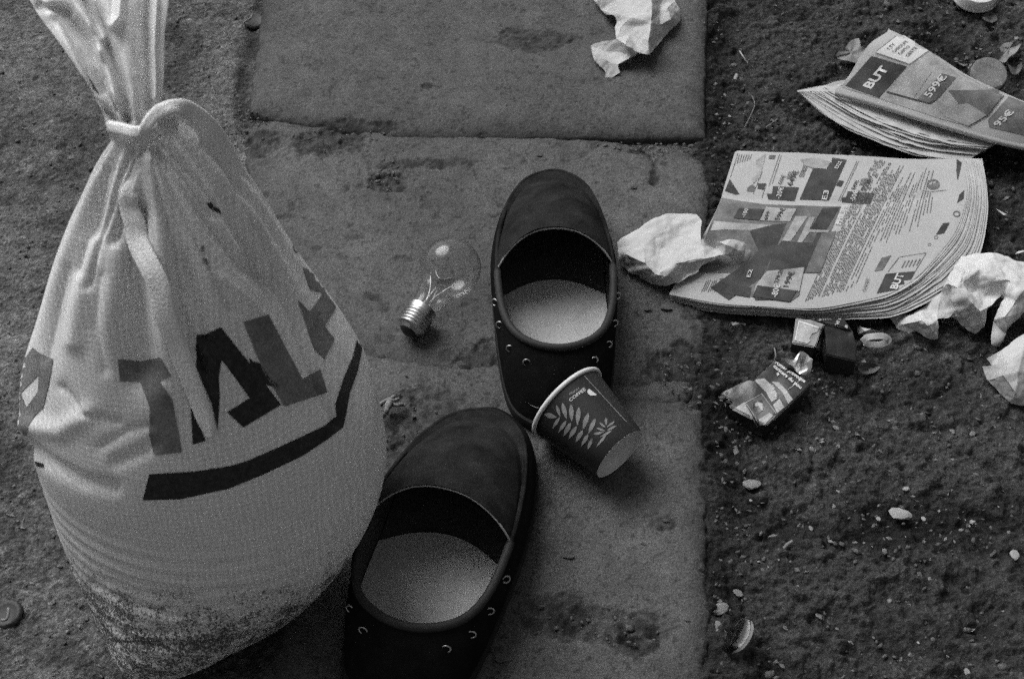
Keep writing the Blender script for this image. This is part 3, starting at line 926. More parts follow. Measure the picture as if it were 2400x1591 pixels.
    for w in np.linspace(1.0, 0.002, 12):
        P = INS.copy(); P[:, 0] = np.minimum(P[:, 0], .118 * k + .018 * np.clip(1 - (P[:, 1] / .04) ** 2, 0, 1)); P[:, 0] = .08 * k + (P[:, 0] - .08 * k) * w; P[:, 1] *= w  # pale insole cut short where the painted shade begins
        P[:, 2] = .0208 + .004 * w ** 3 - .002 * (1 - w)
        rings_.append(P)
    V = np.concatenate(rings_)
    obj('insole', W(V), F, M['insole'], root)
    # eyelets along the sides
    wall = lambda j, w: O[j] * (1 - w) + T[j] * w + np.r_[rd[j] * (0.0045 * math.sin(math.pi * w) + .0014), 0]
    for s in (1, -1):
        for f in (1.35, 2.2, 3.0, 3.7):
            q = f if s == 1 else 18 - f
            j = int(n * q / 18) % n
            p = wall(j, .78); nx = np.r_[rd[j], .45]; nx /= np.linalg.norm(nx)
            t0 = np.cross(nx, [0, 0, 1]); t0 /= np.linalg.norm(t0); b0 = np.cross(nx, t0)
            cir = np.array([p + .0028 * (t0 * math.cos(a) + b0 * math.sin(a)) for a in np.linspace(0, 2 * np.pi, 17)[:-1]])
            tv_, tf_ = tube(W(cir), .0007, 6, True)
            obj('eyelet', tv_, tf_, M['metal'], root)
    return root


make_shoe((1284, 425), math.radians(91), 'dark suede slip-on shoe standing upright behind the tipped paper cup, toe pointing away', 1, 0.275, 1.10)
make_shoe((1152, 978), math.radians(75), 'dark suede slip-on shoe beside the white sack, nearest the camera', 1, 0.252, 1.20)

# ------------------------------------------------------------------ light bulb
bl0 = at(957, 776, .013); bl1 = at(1054, 630, .0285)
bax = bl1 - bl0; blen = np.linalg.norm(bax); bax /= blen
bulb = thing('light_bulb', (bl0[0], bl0[1], 0), 'clear glass light bulb with ribbed metal screw base lying left of the shoe', 'light bulb')
prof = []
for h, r in [(0.0, .0085), (.002, .0105), (.004, .0125)]: prof.append((h, r))
for i in range(26):
    prof.append((.004 + .0165 * i / 25, .0130 + .0008 * math.sin(2 * math.pi * i / 25 * 5)))
prof += [(.0215, .0128), (.0245, .0136), (.026, .0132)]
V, F = lathe(prof, bl0, bax, 40)
obj('screw_base', V, F, M['base_metal'], bulb)
V, F = lathe([(-.0035, .0002), (-.0035, .0035), (-.001, .0075), (.0005, .0088)], bl0, bax, 32)
obj('base_contact', V, F, M['bakelite'], bulb)
gp = [(.0255, .0126), (.030, .0128), (.036, .0138), (.042, .0158)]
gc = blen + 0.001; gr = .0282
for a in np.linspace(math.radians(142), 0.0, 26):
    gp.append((gc + gr * math.cos(a), gr * math.sin(a) + 1e-5))
gp = [p for i, p in enumerate(gp) if i < 5 or p[0] > .050]
gprof = catmull(gp, 60); gprof[:, 1] = np.maximum(gprof[:, 1], 1e-5)
V, F = lathe([tuple(p) for p in gprof], bl0, bax, 56)
obj('glass_globe', V, F, M['glass'], bulb)
V, F = lathe([(.024, .006), (.032, .0045), (.040, .0035), (.048, .0022), (.050, .003)], bl0, bax, 20)
stem = obj('glass_stem', V, F, M['glass'], bulb)
bx_ = np.cross(bax, [0, 0, 1.0]); bx_ /= np.linalg.norm(bx_)
for s in (-1, 1):
    P = [bl0 + bax * .034 + bx_ * s * .002, bl0 + bax * .046 + bx_ * s * .005, bl0 + bax * .060 + bx_ * s * .013]
    V, F = tube(catmull(P, 10), .0004, 6)
    obj('support_wire', V, F, M['metal'], bulb)
P = [bl0 + bax * (.060 + .004 * math.sin(t * 3)) + bx_ * (.013 * math.cos(t)) + np.array([0, 0, .006 * math.sin(t)]) for t in np.linspace(0, math.pi, 24)]
V, F = tube(P, .0003, 5)
obj('filament', V, F, M['metal'], bulb)

# ------------------------------------------------------------------ paper cup lying on its side
RB, RR, CH = .0258, .0364, .063
cr = at(1330, 944, .0375); cb_dir = np.array([.665, -.745, 0]); cb_dir /= np.linalg.norm(cb_dir)
slope = (RR - RB) / CH
caxis = np.array([cb_dir[0], cb_dir[1], -slope * 0.62]); caxis /= np.linalg.norm(caxis)
cup = thing('paper_cup', (cr[0], cr[1], 0), 'small dark paper coffee cup with fern print tipped on its side against the shoe', 'paper cup')
cr[2] = RR * math.cos(math.atan(slope)) + .001
V, F = lathe([(0, RR), (CH * .25, RR - (RR - RB) * .25), (CH * .5, RR - (RR - RB) * .5), (CH * .75, RR - (RR - RB) * .75), (CH - .001, RB + .0002), (CH, RB - .0004)], cr, caxis, 96)
cwall = obj('cup_wall', V, F, M['cup'], cup)
V, F = lathe([(.0004, RR - .0007), (CH * .5, RR - (RR - RB) * .5 - .0008), (CH, RB - .0010), (CH - .0002, RB - .0004)], cr, caxis, 96)
obj('cup_inside', V, F, M['cup_white'], cup)
tpr = [(-.0004 + .0020 * math.cos(a), RR + .0006 + .0018 * math.sin(a)) for a in np.linspace(0, 2 * np.pi, 13)]
V, F = lathe(tpr, cr, caxis, 96)
obj('rolled_rim', V, F, M['cup_white'], cup)
V, F = lathe([(CH + .0002, RB - .0003), (CH - .0004, RB - .0012), (CH - .0045, RB - .0018), (CH - .0058, RB - .0032), (CH - .0060, RB * .5), (CH - .0060, .0003)], cr, caxis, 96)
obj('cup_base', V, F, M['cup_base'], cup, sharp=45)
cbv = surface_bvh(cwall)


def zc_(x, y): return (1220 + x / 5.406, 840 + y / 5.406)


def lens(p, q, w):
    p = np.array(p, float); q = np.array(q, float); d = q - p; nrm = np.array([-d[1], d[0]]) / np.linalg.norm(d)
    pts = [p + d * t + nrm * w * math.sin(math.pi * t ** .85) for t in np.linspace(0, 1, 9)] + [p + d * t - nrm * w * math.sin(math.pi * t ** .85) for t in np.linspace(1, 0, 9)[1:-1]]
    return [zc_(*x) for x in pts]


LV = [((300, 705), (465, 745), 32), ((455, 590), (505, 740), 20), ((500, 740), (405, 885), 20), ((530, 560), (585, 770), 28), ((585, 780), (480, 940), 24), ((640, 575), (650, 800), 30), ((640, 810), (545, 985), 28),
      ((740, 610), (720, 850), 30), ((715, 855), (610, 1020), 28), ((860, 690), (790, 900), 30), ((790, 905), (700, 1060), 28), ((950, 760), (860, 950), 28), ((860, 955), (770, 1110), 24), ((1080, 750), (1085, 840), 18),
      ((1000, 810), (1080, 880), 14), ((1190, 800), (1090, 870), 14), ((960, 880), (1080, 920), 14), ((1215, 850), (1090, 915), 14), ((920, 960), (1060, 930), 16), ((1160, 910), (1000, 1000), 14), ((1090, 960), (960, 1120), 16), ((910, 1010), (850, 1150), 22)]
for a, b_, w in LV:
    decal('fern_leaf_print', [lens(a, b_, w)], cbv, M['cup_leaf'], cup, off=.0003, maxe=8)
th_ = lens((855, 385), (955, 470), 30)
decal('butterfly_print', [[zc_(*q) for q in [(850, 400), (870, 388), (895, 405), (915, 425), (960, 455), (955, 470), (925, 470), (885, 470), (860, 455), (845, 430)]]], cbv, M['cup_white'], cup, off=.0004, maxe=6)
decal('seam_line', [[zc_(800, 222), zc_(806, 217), zc_(1345, 803), zc_(1338, 808)]], cbv, M['cup_leaf'], cup, off=.0003, maxe=8)
print_text('cup_lettering', 'COFFEE', zc_(632, 548), zc_(830, 400), 7.5, cbv, M['cup_white'], cup, off=.0004, bold=0.012)
print_text('cup_lettering', 'FRESH', zc_(628, 470), zc_(745, 390), 5.5, cbv, M['cup_leaf'], cup, off=.0004, bold=0.01)

# ------------------------------------------------------------------ newspapers


def curve3(pts, n):
    return np.array([at(u, v, z) for u, v, z in catmull(pts, n)])


def coons(cb, ct, cl, crr):
    n, m = len(cb), len(cl)
    s = np.linspace(0, 1, n)[:, None, None]; t = np.linspace(0, 1, m)[None, :, None]
    A = (1 - t) * cb[:, None] + t * ct[:, None]
    B = (1 - s) * cl[None] + s * crr[None]
    Cc = (1 - s) * (1 - t) * cb[0] + s * (1 - t) * cb[-1] + (1 - s) * t * ct[0] + s * t * ct[-1]
    return A + B - Cc


news = thing('newspaper', at(1900, 560, -.01), 'open newspaper of furniture adverts lying flat beneath the folded newspaper', 'newspaper')
NL = 19
top_page = None
for k in range(NL):
    kk = k
    k = k * .58 + (random.uniform(-.6, .6) if k else 0)
    j = lambda a: random.uniform(-a, a) if kk else 0
    z0 = .0105 - .0012 * k
    cb = [(1568 + k * .9, 690 + 2.4 * k + j(1), z0 - .004), (1660, 706 + 2.3 * k + j(1.5), z0 - .002), (1780, 718 + 2.2 * k + j(1.5), z0), (1900, 724 + 2.3 * k + j(1.5), z0), (2000, 708 + 3.6 * k + j(2), z0 + .001),
          (2090, 684 + 5.2 * k + j(2), z0 + .003), (2150, 648 + 6.6 * k + j(3), z0 + .005), (2192 + 2.2 * k, 606 + 7.5 * k + j(3), z0 + .006)]
    cr_ = [(2192 + 2.2 * k, 606 + 7.5 * k, z0 + .006), (2238 + 5 * k, 545 + 6 * k, z0 + .008), (2262 + 5 * k, 480 + 3 * k, z0 + .010), (2266 + 4.6 * k + j(2), 430 + k, z0 + .010), (2254 + 4.6 * k, 372, z0 + .008)]
    ct = [(1722 + .6 * k, 357 - .3 * k, z0 - .006), (1850, 358, z0 - .003), (1990, 366, z0), (2120, 372, z0 + .004), (2254 + 4.6 * k, 372, z0 + .008)]
    cl = [(1568 + k * .9, 690 + 2.4 * k, z0 - .004), (1602, 630, z0 - .001), (1652, 545, z0 + .002), (1684, 480, z0), (1706, 410, z0 - .004), (1722 + .6 * k, 357 - .3 * k, z0 - .006)]
    n_, m_ = 90, 60
    G = coons(curve3(cb, n_), curve3(ct, n_), curve3(cl, m_), curve3(cr_, m_))
    s = np.linspace(0, 1, n_)[:, None]; t = np.linspace(0, 1, m_)[None]
    G[..., 2] += 0.0022 * fbm(s * 3 + 0 * t, t * 1.2 + 0 * s, 1.6, 2, 3) * smooth01(s * 4) * smooth01((1 - s) * 5)
    # soft fold across the sheet
    G[..., 2] += -0.0022 * np.exp(-((t - .66 - .02 * s) / .035) ** 2) * smooth01((0.9 - s) / .2)
    edgew = np.exp(-t / .08)
    G[..., 2] += (0 if kk == 0 else 0.0009) * fbm(s * 14 + 7 * k, t * 2 + 0 * s + k, 1.0, 2, 60 + kk) * edgew
    o = obj('page', G.reshape(-1, 3), grid_faces(n_, m_), M['paper'] if kk == 0 else M['page_edge'], news)
    if kk == 0: top_page = o
nb = surface_bvh(top_page)


def q5(x, y): return (1650 + x / 5.2275, 340 + y / 5.2267)       # coordinates read off enlarged views of the photograph
def q6(x, y): return (1400 + x / 2.24, 300 + y / 2.24)
def q7(x, y): return (1900 + x / 3.92, 340 + y / 3.92)


def blk(pts, mt, conv=None, name='printed_block', off=.0004):
    return decal(name, [[conv(*p) if conv else p for p in pts]], nb, M[mt], news, off=off, maxe=16)


UPP = lambda a, b: None
# big advert picture
blk([(215, 650), (440, 690), (740, 730), (1060, 742), (1680, 760), (1530, 1120), (1240, 1568), (880, 1568), (-60, 1568), (-40, 1300), (60, 1020)], 'print_mid', q5, 'advert_picture')
blk([(560, 1060), (840, 985), (1010, 960), (870, 1290), (700, 1640), (300, 1900), (80, 1750), (560, 1420), (660, 1290)], 'print_dark', q5, 'advert_picture', .0007)
blk([(950, 1185), (1060, 1190), (1130, 1195), (1330, 1200), (1390, 1070), (1440, 1070), (1230, 1568), (900, 1560), (840, 1900), (620, 1900), (790, 1500), (850, 1290)], 'print_dark', q5, 'advert_picture', .0008)
blk([(1120, 880), (1270, 880), (1060, 1185), (955, 1180)], 'print_light', q5, 'advert_picture', .0009)
blk([(1290, 890), (1360, 890), (1290, 1040), (1540, 1055), (1520, 1075), (1290, 1075), (1200, 1200), (1140, 1195)], 'print_light', q5, 'advert_picture', .0009)
blk([(1450, 780), (1660, 770), (1500, 1040), (1300, 1040)], 'print_dark', q5, 'advert_picture', .0007)
blk([(1440, 1090), (1620, 1060), (1420, 1568), (1240, 1568)], 'print_mid', q5, 'advert_picture', .0009)
blk([(75, 930), (420, 960), (840, 985), (560, 1050), (240, 1040), (20, 1060)], 'print_light', q5, 'advert_picture', .0006)
blk([(425, 785), (740, 795), (670, 930), (360, 905)], 'print_dark', q5, 'price_block', .0010)
blk([(760, 770), (1130, 790), (1050, 945), (680, 935)], 'print_light', q5, 'price_block', .0010)
# lower continuation of the picture and its price panel
blk([(640, 790), (830, 795), (900, 690), (1100, 735), (1230, 560), (1200, 640), (1080, 740), (1060, 880), (1010, 915), (840, 890), (650, 865)], 'print_mid', q6, 'advert_picture', .0006)
blk([(650, 850), (680, 832), (810, 838), (800, 890), (655, 868)], 'print_dark', q6, 'price_block', .0009)
blk([(890, 755), (1085, 735), (1060, 860), (870, 840), (820, 890), (830, 830)], 'print_light', q6, 'price_block', .0011)
blk([(840, 830), (1045, 858), (1010, 915), (815, 890)], 'print_dark', q6, 'price_block', .0013)
# upper advert strip
blk([(315, 420), (435, 605), (380, 610), (255, 565)], 'print_dark', q5, 'advert_corner')
blk([(770, 600), (830, 600), (845, 508), (1165, 522), (1108, 690), (785, 672)], 'print_dark', q5, 'price_block')
blk([(1680, 650), (1740, 640), (1760, 570), (2085, 595), (2025, 732), (1690, 705)], 'print_dark', q5, 'price_block')
blk([(1340, 280), (1560, 220), (1570, 160), (1750, 185), (1530, 680), (1170, 672)], 'print_dark', q5, 'advert_picture')
blk([(1180, 180), (1390, 165), (1550, 215), (1500, 300), (1330, 290), (1240, 260)], 'print_light', q5, 'advert_picture', .0008)
blk([(640, 190), (760, 110), (700, 350), (690, 400), (600, 480), (580, 400), (640, 380)], 'print_light', q5, 'advert_picture')
blk([(660, 475), (760, 475), (730, 552), (655, 540)], 'print_dark', q5, 'price_block')
blk([(530, 530), (590, 485), (630, 520), (610, 575), (525, 572)], 'print_mid', q5, 'price_block')
blk([(1650, 435), (1715, 445), (1680, 515), (1615, 500)], 'print_dark', q5, 'price_block')
blk([(800, 130), (880, 130), (860, 180), (790, 170)], 'print_mid', q5, 'price_block')
for a, b_ in [((410, 110), (320, 400)), ((920, 120), (790, 510)), ((945, 130), (830, 480)), ((1870, 200), (1640, 690)), ((1890, 205), (1665, 690)), ((600, 600), (710, 330)), ((705, 650), (760, 480))]:
    blk([a, (a[0] + 7, a[1]), (b_[0] + 7, b_[1]), b_], 'print_text', q5, 'rule_line')


def ptxt(t, p0, p1, h, conv=q5, mt='print_text', name='price_text', bold=.008, off=.0012):
    print_text(name, t, conv(*p0), conv(*p1), h, nb, M[mt], news, off=off, bold=bold, up=(-.97, -.12))


ptxt('649\u20ac', (1075, 505), (1165, 325), 13, mt='print_dark')
ptxt('669\u20ac', (945, 490), (1000, 380), 9, mt='print_dark')
ptxt('799\u20ac', (1985, 565), (2070, 420), 13, mt='print_dark')
ptxt('849\u20ac', (1845, 555), (1900, 440), 9, mt='print_dark')
ptxt('-20\u20ac', (930, 670), (975, 530), 11, mt='print_white')
ptxt('-50\u20ac', (1835, 700), (1890, 575), 11, mt='print_white')
ptxt('599\u20ac', (915, 935), (1000, 790), 11, mt='print_dark', off=.0016)
ptxt('699', (770, 930), (810, 830), 8, mt='print_dark', off=.0016)
ptxt('-100', (500, 900), (545, 800), 9, mt='print_white', off=.0016)
ptxt('PHILIPS', (1670, 985), (1760, 755), 13, mt='print_white', name='advert_text', off=.0016)
ptxt('D22', (1640, 300), (1690, 215), 9, mt='print_white', name='advert_text')
ptxt('E3', (1500, 680), (1530, 570), 12, mt='print_white', name='advert_text')
ptxt('-80\u20ac', (940, 895), (960, 830), 14, q6, 'print_white', off=.0018)
ptxt('199\u20ac', (1000, 840), (1035, 760), 13, q6, 'print_dark', off=.0018)
ptxt('279,20', (945, 820), (975, 745), 9, q6, 'print_dark', off=.0018)
ptxt('E2', (800, 790), (815, 750), 9, q6, 'print_white', off=.0018)
# shop block
blk([(690, 1185), (965, 1160), (875, 1315), (605, 1365)], 'print_dark', q7, 'shop_block')
ptxt('BUT', (790, 1330), (860, 1190), 17, q7, 'print_white', 'shop_name', .03)
blk([(650, 1040), (740, 1015), (660, 1150), (585, 1160)], 'print_mid', q7, 'price_block')
blk([(1215, 720), (1278, 715), (1225, 812), (1150, 825)], 'print_dark', q7, 'price_block')
blk([(1365, 460), (1410, 415), (1405, 495), (1345, 535)], 'print_dark', q7, 'price_block')
blk([(1340, 130), (1400, 100), (1375, 230), (1350, 330), (1338, 250)], 'print_dark', q7, 'price_block')
for cx_, cy_, r_ in [(1150, 850, 20), (1340, 635, 34), (1090, 915, 16), (1125, 365, 60)]:
    o_ = [q7(cx_ + r_ * math.cos(t), cy_ + r_ * .8 * math.sin(t)) for t in np.linspace(0, 2 * np.pi, 17)[:-1]]
    i_ = [q7(cx_ + r_ * .72 * math.cos(t), cy_ + r_ * .55 * math.sin(t)) for t in np.linspace(0, 2 * np.pi, 17)[:-1]]
    decal('printed_emblem', [(o_, [i_])], nb, M['print_mid'], news, off=.0005, maxe=12)
blk([(1090, 370), (1160, 345), (1170, 385), (1100, 395)], 'print_mid', q7, 'printed_emblem')
for a, b_ in [((1060, 210), (1000, 410)), ((1000, 410), (1090, 432)), ((1090, 432), (1240, 415)), ((810, 1030), (705, 1165)), ((815, 1028), (1060, 990)), ((1060, 990), (960, 1155))]:
    blk([a, (a[0] + 5, a[1] + 3), (b_[0] + 5, b_[1] + 3), b_], 'print_text', q7, 'rule_line')
ptxt('OUVERT', (500, 1345), (545, 1225), 8, q7, 'print_text', 'small_print')
# columns of small print: short dashes of words, too small to read
dash = []
random.seed(3)
for i in range(38):
    t0 = i / 37.0
    # lines run from the lower edge up to the upper edge; foot and head of each line in photo px
    foot = np.array([1882 + 178 * t0, 716 - 48 * t0]) if t0 < .55 else np.array([1980 + 190 * (t0 - .55) / .45 * 1.0, 690 - 110 * (t0 - .55) / .45])
    head = np.array([2052 + 150 * t0, 372 + 2 * t0])
    if i % 12 == 7: continue
    start = 0.0 if t0 < .62 else random.uniform(.25, .4)
    stop = 1.0 if (t0 < .5) else random.uniform(.75, .95)
    if .18 < t0 < .5: stop = random.choice([.98, .96, .9, .93])
    if t0 > .62: stop = random.choice([.62, .8, .9])
    d = (head - foot); p = start + random.uniform(.02, .05)
    perp = np.array([1.9, .3])
    while p < stop - .02:
        ln = random.uniform(.008, .032)
        if random.random() < .90:
            a = foot + d * p; b_ = foot + d * min(p + ln, stop - .01)
            mid_ = np.array([4 * math.sin(p * 3.1), 0])
            a = a - mid_; b_ = b_ - mid_
            dash.append([tuple(a), tuple(a + perp), tuple(b_ + perp), tuple(b_)])
        p += ln + random.uniform(.004, .008)
for i in range(8):
    for (f0, h0) in [((1735 + 8 * i, 700 + .8 * i), (1760 + 8 * i, 640))]:
        pass
for i in range(6):
    a0 = np.array(q5(430 + 30 * i, 120)); b0 = np.array(q5(400 + 30 * i, 230 - 8 * i))
    dash.append([tuple(a0), tuple(a0 + [1.6, 0]), tuple(b0 + [1.6, 0]), tuple(b0)])
for i in range(4):
    for (x, y) in [(1010, 420), (1190, 330), (1900, 500), (1160, 400)]:
        a0 = np.array(q5(x + 28 * i * .6, y)); b0 = a0 + np.array([6, -17]); dash.append([tuple(a0), tuple(a0 + [1.4, 0]), tuple(b0 + [1.4, 0]), tuple(b0)])
for i in range(5):
    a0 = np.array(q7(830 + 34 * i, 1130 - 5 * i)); b0 = a0 + np.array([9, -16]); dash.append([tuple(a0), tuple(a0 + [2.4, 0]), tuple(b0 + [2.4, 0]), tuple(b0)])
for i in range(14):
    a0 = np.array(q6(545 + 11 * i, 862 - 3.5 * (i % 3))); b0 = a0 + np.array([12, -26]); dash.append([tuple(a0), tuple(a0 + [1.5, .2]), tuple(b0 + [1.5, .2]), tuple(b0)])
decal('small_print_lines', dash, nb, M['print_text'], news, off=.0005, maxe=30, kind='stuff')

# folded newspaper on top
fold = thing('folded_newspaper', at(2180, 230, -.01), 'folded newspaper with a 599 euro advert curling up over the open newspaper', 'newspaper')


def across(spts, n):
    return catmull(spts, n)


n_ = 110
rid = across([(2080, 75, .058), (2130, 100, .060), (2200, 142, .056), (2262, 182, .050), (2335, 218, .044), (2420, 255, .04), (2500, 290, .036)], n_)
frt = across([(1956, 212, .022), (2010, 226, .024), (2090, 250, .026), (2170, 276, .027), (2250, 300, .026), (2340, 326, .024), (2430, 346, .022), (2510, 362, .020)], n_)
lefts = [(1956, 212, .022), (1990, 178, .030), (2013, 138, .042), (2040, 102, .053), (2080, 75, .058)]
mid1 = [(0.25), (0.5), (0.75)]
R_ = np.array([at(*p) for p in rid]); Fr = np.array([at(*p) for p in frt])
m_ = 44
Lc = curve3(lefts, m_)
Rc = np.array([Fr[-1] * (1 - t) + R_[-1] * t + np.array([0, 0, .010 * math.sin(math.pi * t)]) for t in np.linspace(0, 1, m_)])
G = coons(Fr, R_, Lc, Rc)
s = np.linspace(0, 1, n_)[:, None]; t = np.linspace(0, 1, m_)[None]
G[..., 2] += 0.002 * fbm(s * 4 + 0 * t, t * 2 + 0 * s, 1.3, 2, 77) * np.sin(np.pi * t)
# rolled front fold (below) and the sheet falling away behind the ridge
roll = []
for a in np.linspace(math.pi, .15, 9)[:-1]:
    r_ = .0032
    roll.append(Fr + np.array([0, -r_ * math.sin(a), r_ * (1 + 0) * (-1 - math.cos(a)) * -1 - 2 * r_]) )
back = []
for q in np.linspace(0, 1, 8)[1:]:
    back.append(R_ + np.array([0.018 * q, 0.05 * q, -.055 * q ** 1.6]))
full = np.concatenate([np.stack(roll, 1), G, np.stack(back, 1)], 1)
tops = obj('cover_page', full.reshape(-1, 3), grid_faces(full.shape[0], full.shape[1]), M['paper'], fold)
fb = surface_bvh(tops)
KF = 15
for k in range(KF):
    f = k / (KF - 1)
    lo = np.array([(1868, 214, -.002), (1955, 288, .0), (2080, 345, .0), (2180, 366, .0), (2266, 377, .0)])
    hi = np.array([(1960, 214, .014), (2050, 262, .016), (2150, 296, .018), (2240, 318, .020), (2335, 333, .022)])
    e = lo * (1 - f * .80) + hi * f * .80
    e[0] = lo[0] + np.array([f * 70 * f, -2 * f, .010 * f])
    e[:, 2] = .002 + .013 * f + np.array([0, 1, 1, 1, 1]) * random.uniform(-.001, .001)
    e[-1][:2] = lo[-1][:2] + np.array([f * 55, -f * 34])
    e[1:-1, :2] += rng.uniform(-5, 5, (3, 2))
    cb = curve3([tuple(x) for x in e], 70)
    rim_ = np.array([(1870, 212, e[0][2]), (1935, 200, .012), (2010, 190, .012), (2200, 240, .012), (2365, 322, .014)])
    rim_[0][:2] = e[0][:2] + np.array([3, -2])
    ct = curve3([tuple(x) for x in rim_], 70)
    cl = np.array([cb[0] * (1 - q) + ct[0] * q for q in np.linspace(0, 1, 14)]); cr_ = np.array([cb[-1] * (1 - q) + ct[-1] * q for q in np.linspace(0, 1, 14)])
    G2 = coons(cb, ct, cl, cr_)
    s2 = np.linspace(0, 1, 70)[:, None]; t2 = np.linspace(0, 1, 14)[None]
    G2[..., 2] += .0016 * fbm(s2 * 12 + k * 5, t2 * 1.5 + 0 * s2, 1, 2, 90 + k) * np.exp(-t2 / .25) * np.sin(np.pi * s2)
    obj('page', G2.reshape(-1, 3), grid_faces(70, 14), M['page_edge'] if k else M['paper'], fold)


def q8(x, y): return (1850 + x / 4.302, 50 + y / 4.303)


def fblk(pts, mt, name='printed_block', off=.0004):
    return decal(name, [[q8(*p) for p in pts]], fb, M[mt], fold, off=off, maxe=14)


fblk([(830, 355), (1185, 460), (905, 775), (565, 655)], 'print_dark', 'shop_block', .0009)
fblk([(1110, 130), (1260, 215), (1420, 290), (1210, 435), (870, 315)], 'print_white', 'notice_panel', .0009)
fblk([(720, 620), (830, 350), (870, 318), (1215, 435), (1430, 290), (1700, 430), (2200, 690), (1990, 960), (1810, 1060), (1540, 990), (900, 780), (480, 655), (640, 560)], 'print_light', 'advert_picture', .0004)
fblk([(1290, 470), (1440, 510), (1250, 780), (985, 715)], 'print_light', 'advert_picture', .0007)
fblk([(1540, 530), (1680, 575), (1520, 760), (1420, 835), (1290, 790)], 'print_mid', 'price_block', .0008)
fblk([(985, 710), (1240, 780), (1410, 825), (1550, 745), (1420, 838), (1240, 795), (980, 722)], 'print_dark', 'rule_line', .0010)
fblk([(1600, 700), (1960, 700), (2200, 680), (1990, 960), (1720, 850)], 'print_mid', 'advert_picture', .0007)
fblk([(1500, 880), (1800, 830), (1990, 950), (1800, 1060), (1560, 960)], 'print_light', 'advert_picture', .0008)
fblk([(2210, 690), (2216, 694), (2000, 960), (1815, 1062), (1805, 1058), (1990, 955)], 'print_dark', 'rule_line', .0010)
fblk([(2240, 730), (2420, 800), (2420, 1160), (2020, 1070), (2000, 1000)], 'print_mid', 'advert_picture', .0006)
for a, b_ in [((870, 318), (1210, 436)), ((1210, 436), (1430, 290)), ((880, 305), (1110, 128))]:
    d_ = np.array(b_) - np.array(a); nn = np.array([-d_[1], d_[0]]) / np.linalg.norm(d_) * 5
    fblk([a, tuple(np.array(a) + nn), tuple(np.array(b_) + nn), b_], 'print_text', 'rule_line', .0011)


def ftxt(tx, p0, p1, h, mt, name, bold=.04):
    print_text(name, tx, q8(*p0), q8(*p1), h, fb, M[mt], fold, off=.0014, bold=bold, up=(-.9, -.32))


ftxt('BUT', (820, 690), (1010, 480), 20, 'print_white', 'shop_name', .035)
ftxt('599\u20ac', (1420, 775), (1590, 565), 17, 'print_white', 'price_text', .02)
ftxt('95\u20ac', (2110, 1065), (2270, 920), 16, 'print_white', 'price_text', .02)
for tx, a, b_ in [('7,TV', (1010, 300), (1070, 240)), ('GAROUPE', (1060, 325), (1200, 215)), ('CARTO', (1120, 345), (1220, 265)), ('GESTE', (1195, 368), (1290, 275))]:
    ftxt(tx, a, b_, 8, 'print_text', 'small_print', .01)

# ------------------------------------------------------------------ crumpled papers


def crumple(name, pts, outline, mat, label, cat, group=None, sub=4, amp=.0010, soften=2, faces=None, seed=1, thing_parent=None, base_z=None):
    """pts: (u, v, z) with outline the ring of indices; creases run along the triangulation"""
    W = [at(*p) for p in pts]
    if faces is None:
        n = len(outline)
        v2 = [Vector((p[0], p[1])) for p in pts]
        res = geometry.delaunay_2d_cdt(v2, [(outline[i], outline[(i + 1) % n]) for i in range(n)], [], 1, .01)
        vv, ff, orig = res[0], res[2], res[3]
        W2 = []
        for i, o_ in enumerate(orig):
            W2.append(W[o_[0]] if o_ else at(vv[i][0], vv[i][1], .005))
        W, faces = W2, ff
    bm = bmesh.new()
    bv = [bm.verts.new(w) for w in W]
    for f in faces: bm.faces.new([bv[i] for i in f])
    for _ in range(sub):
        bmesh.ops.subdivide_edges(bm, edges=bm.edges[:], cuts=1, use_grid_fill=True)
        bmesh.ops.triangulate(bm, faces=bm.faces[:])
        if _ < soften: bmesh.ops.smooth_vert(bm, verts=bm.verts[:], factor=.25, use_axis_x=True, use_axis_y=True, use_axis_z=True)
    bm.normal_update()
    V = np.array([v.co for v in bm.verts]); Nn = np.array([v.normal for v in bm.verts])
    a = fbm(V[:, 0] + V[:, 2], V[:, 1] - V[:, 2] * .6, 55, 3, seed)
    r = 1 - 2 * np.abs(fbm(V[:, 0] * .8 + V[:, 1] * .6, V[:, 1] * .8 - V[:, 0] * .6 + V[:, 2], 38, 3, seed + 9))
    r2 = 1 - 2 * np.abs(fbm(V[:, 0] * .5 - V[:, 1] * .8, V[:, 1] * .5 + V[:, 0] * .8 - V[:, 2], 95, 2, seed + 19))
    V = V + Nn * (amp * (a + 1.3 * r + .7 * r2))[:, None]
    F = [[v.index for v in f.verts] for f in bm.faces]
    bm.verts.index_update()
    F = [[v.index for v in f.verts] for f in bm.faces]
    bm.free()
    if thing_parent is not None:
        return obj(name, V, F, mat, thing_parent, sharp=55)
    o = obj(name, V, F, mat, sharp=55)
    return tag(o, label, cat, group)


def q9(x, y, z): return (1340 + x / 7.127, y / 7.127, z)


g_paper = 'crumpled paper litter'
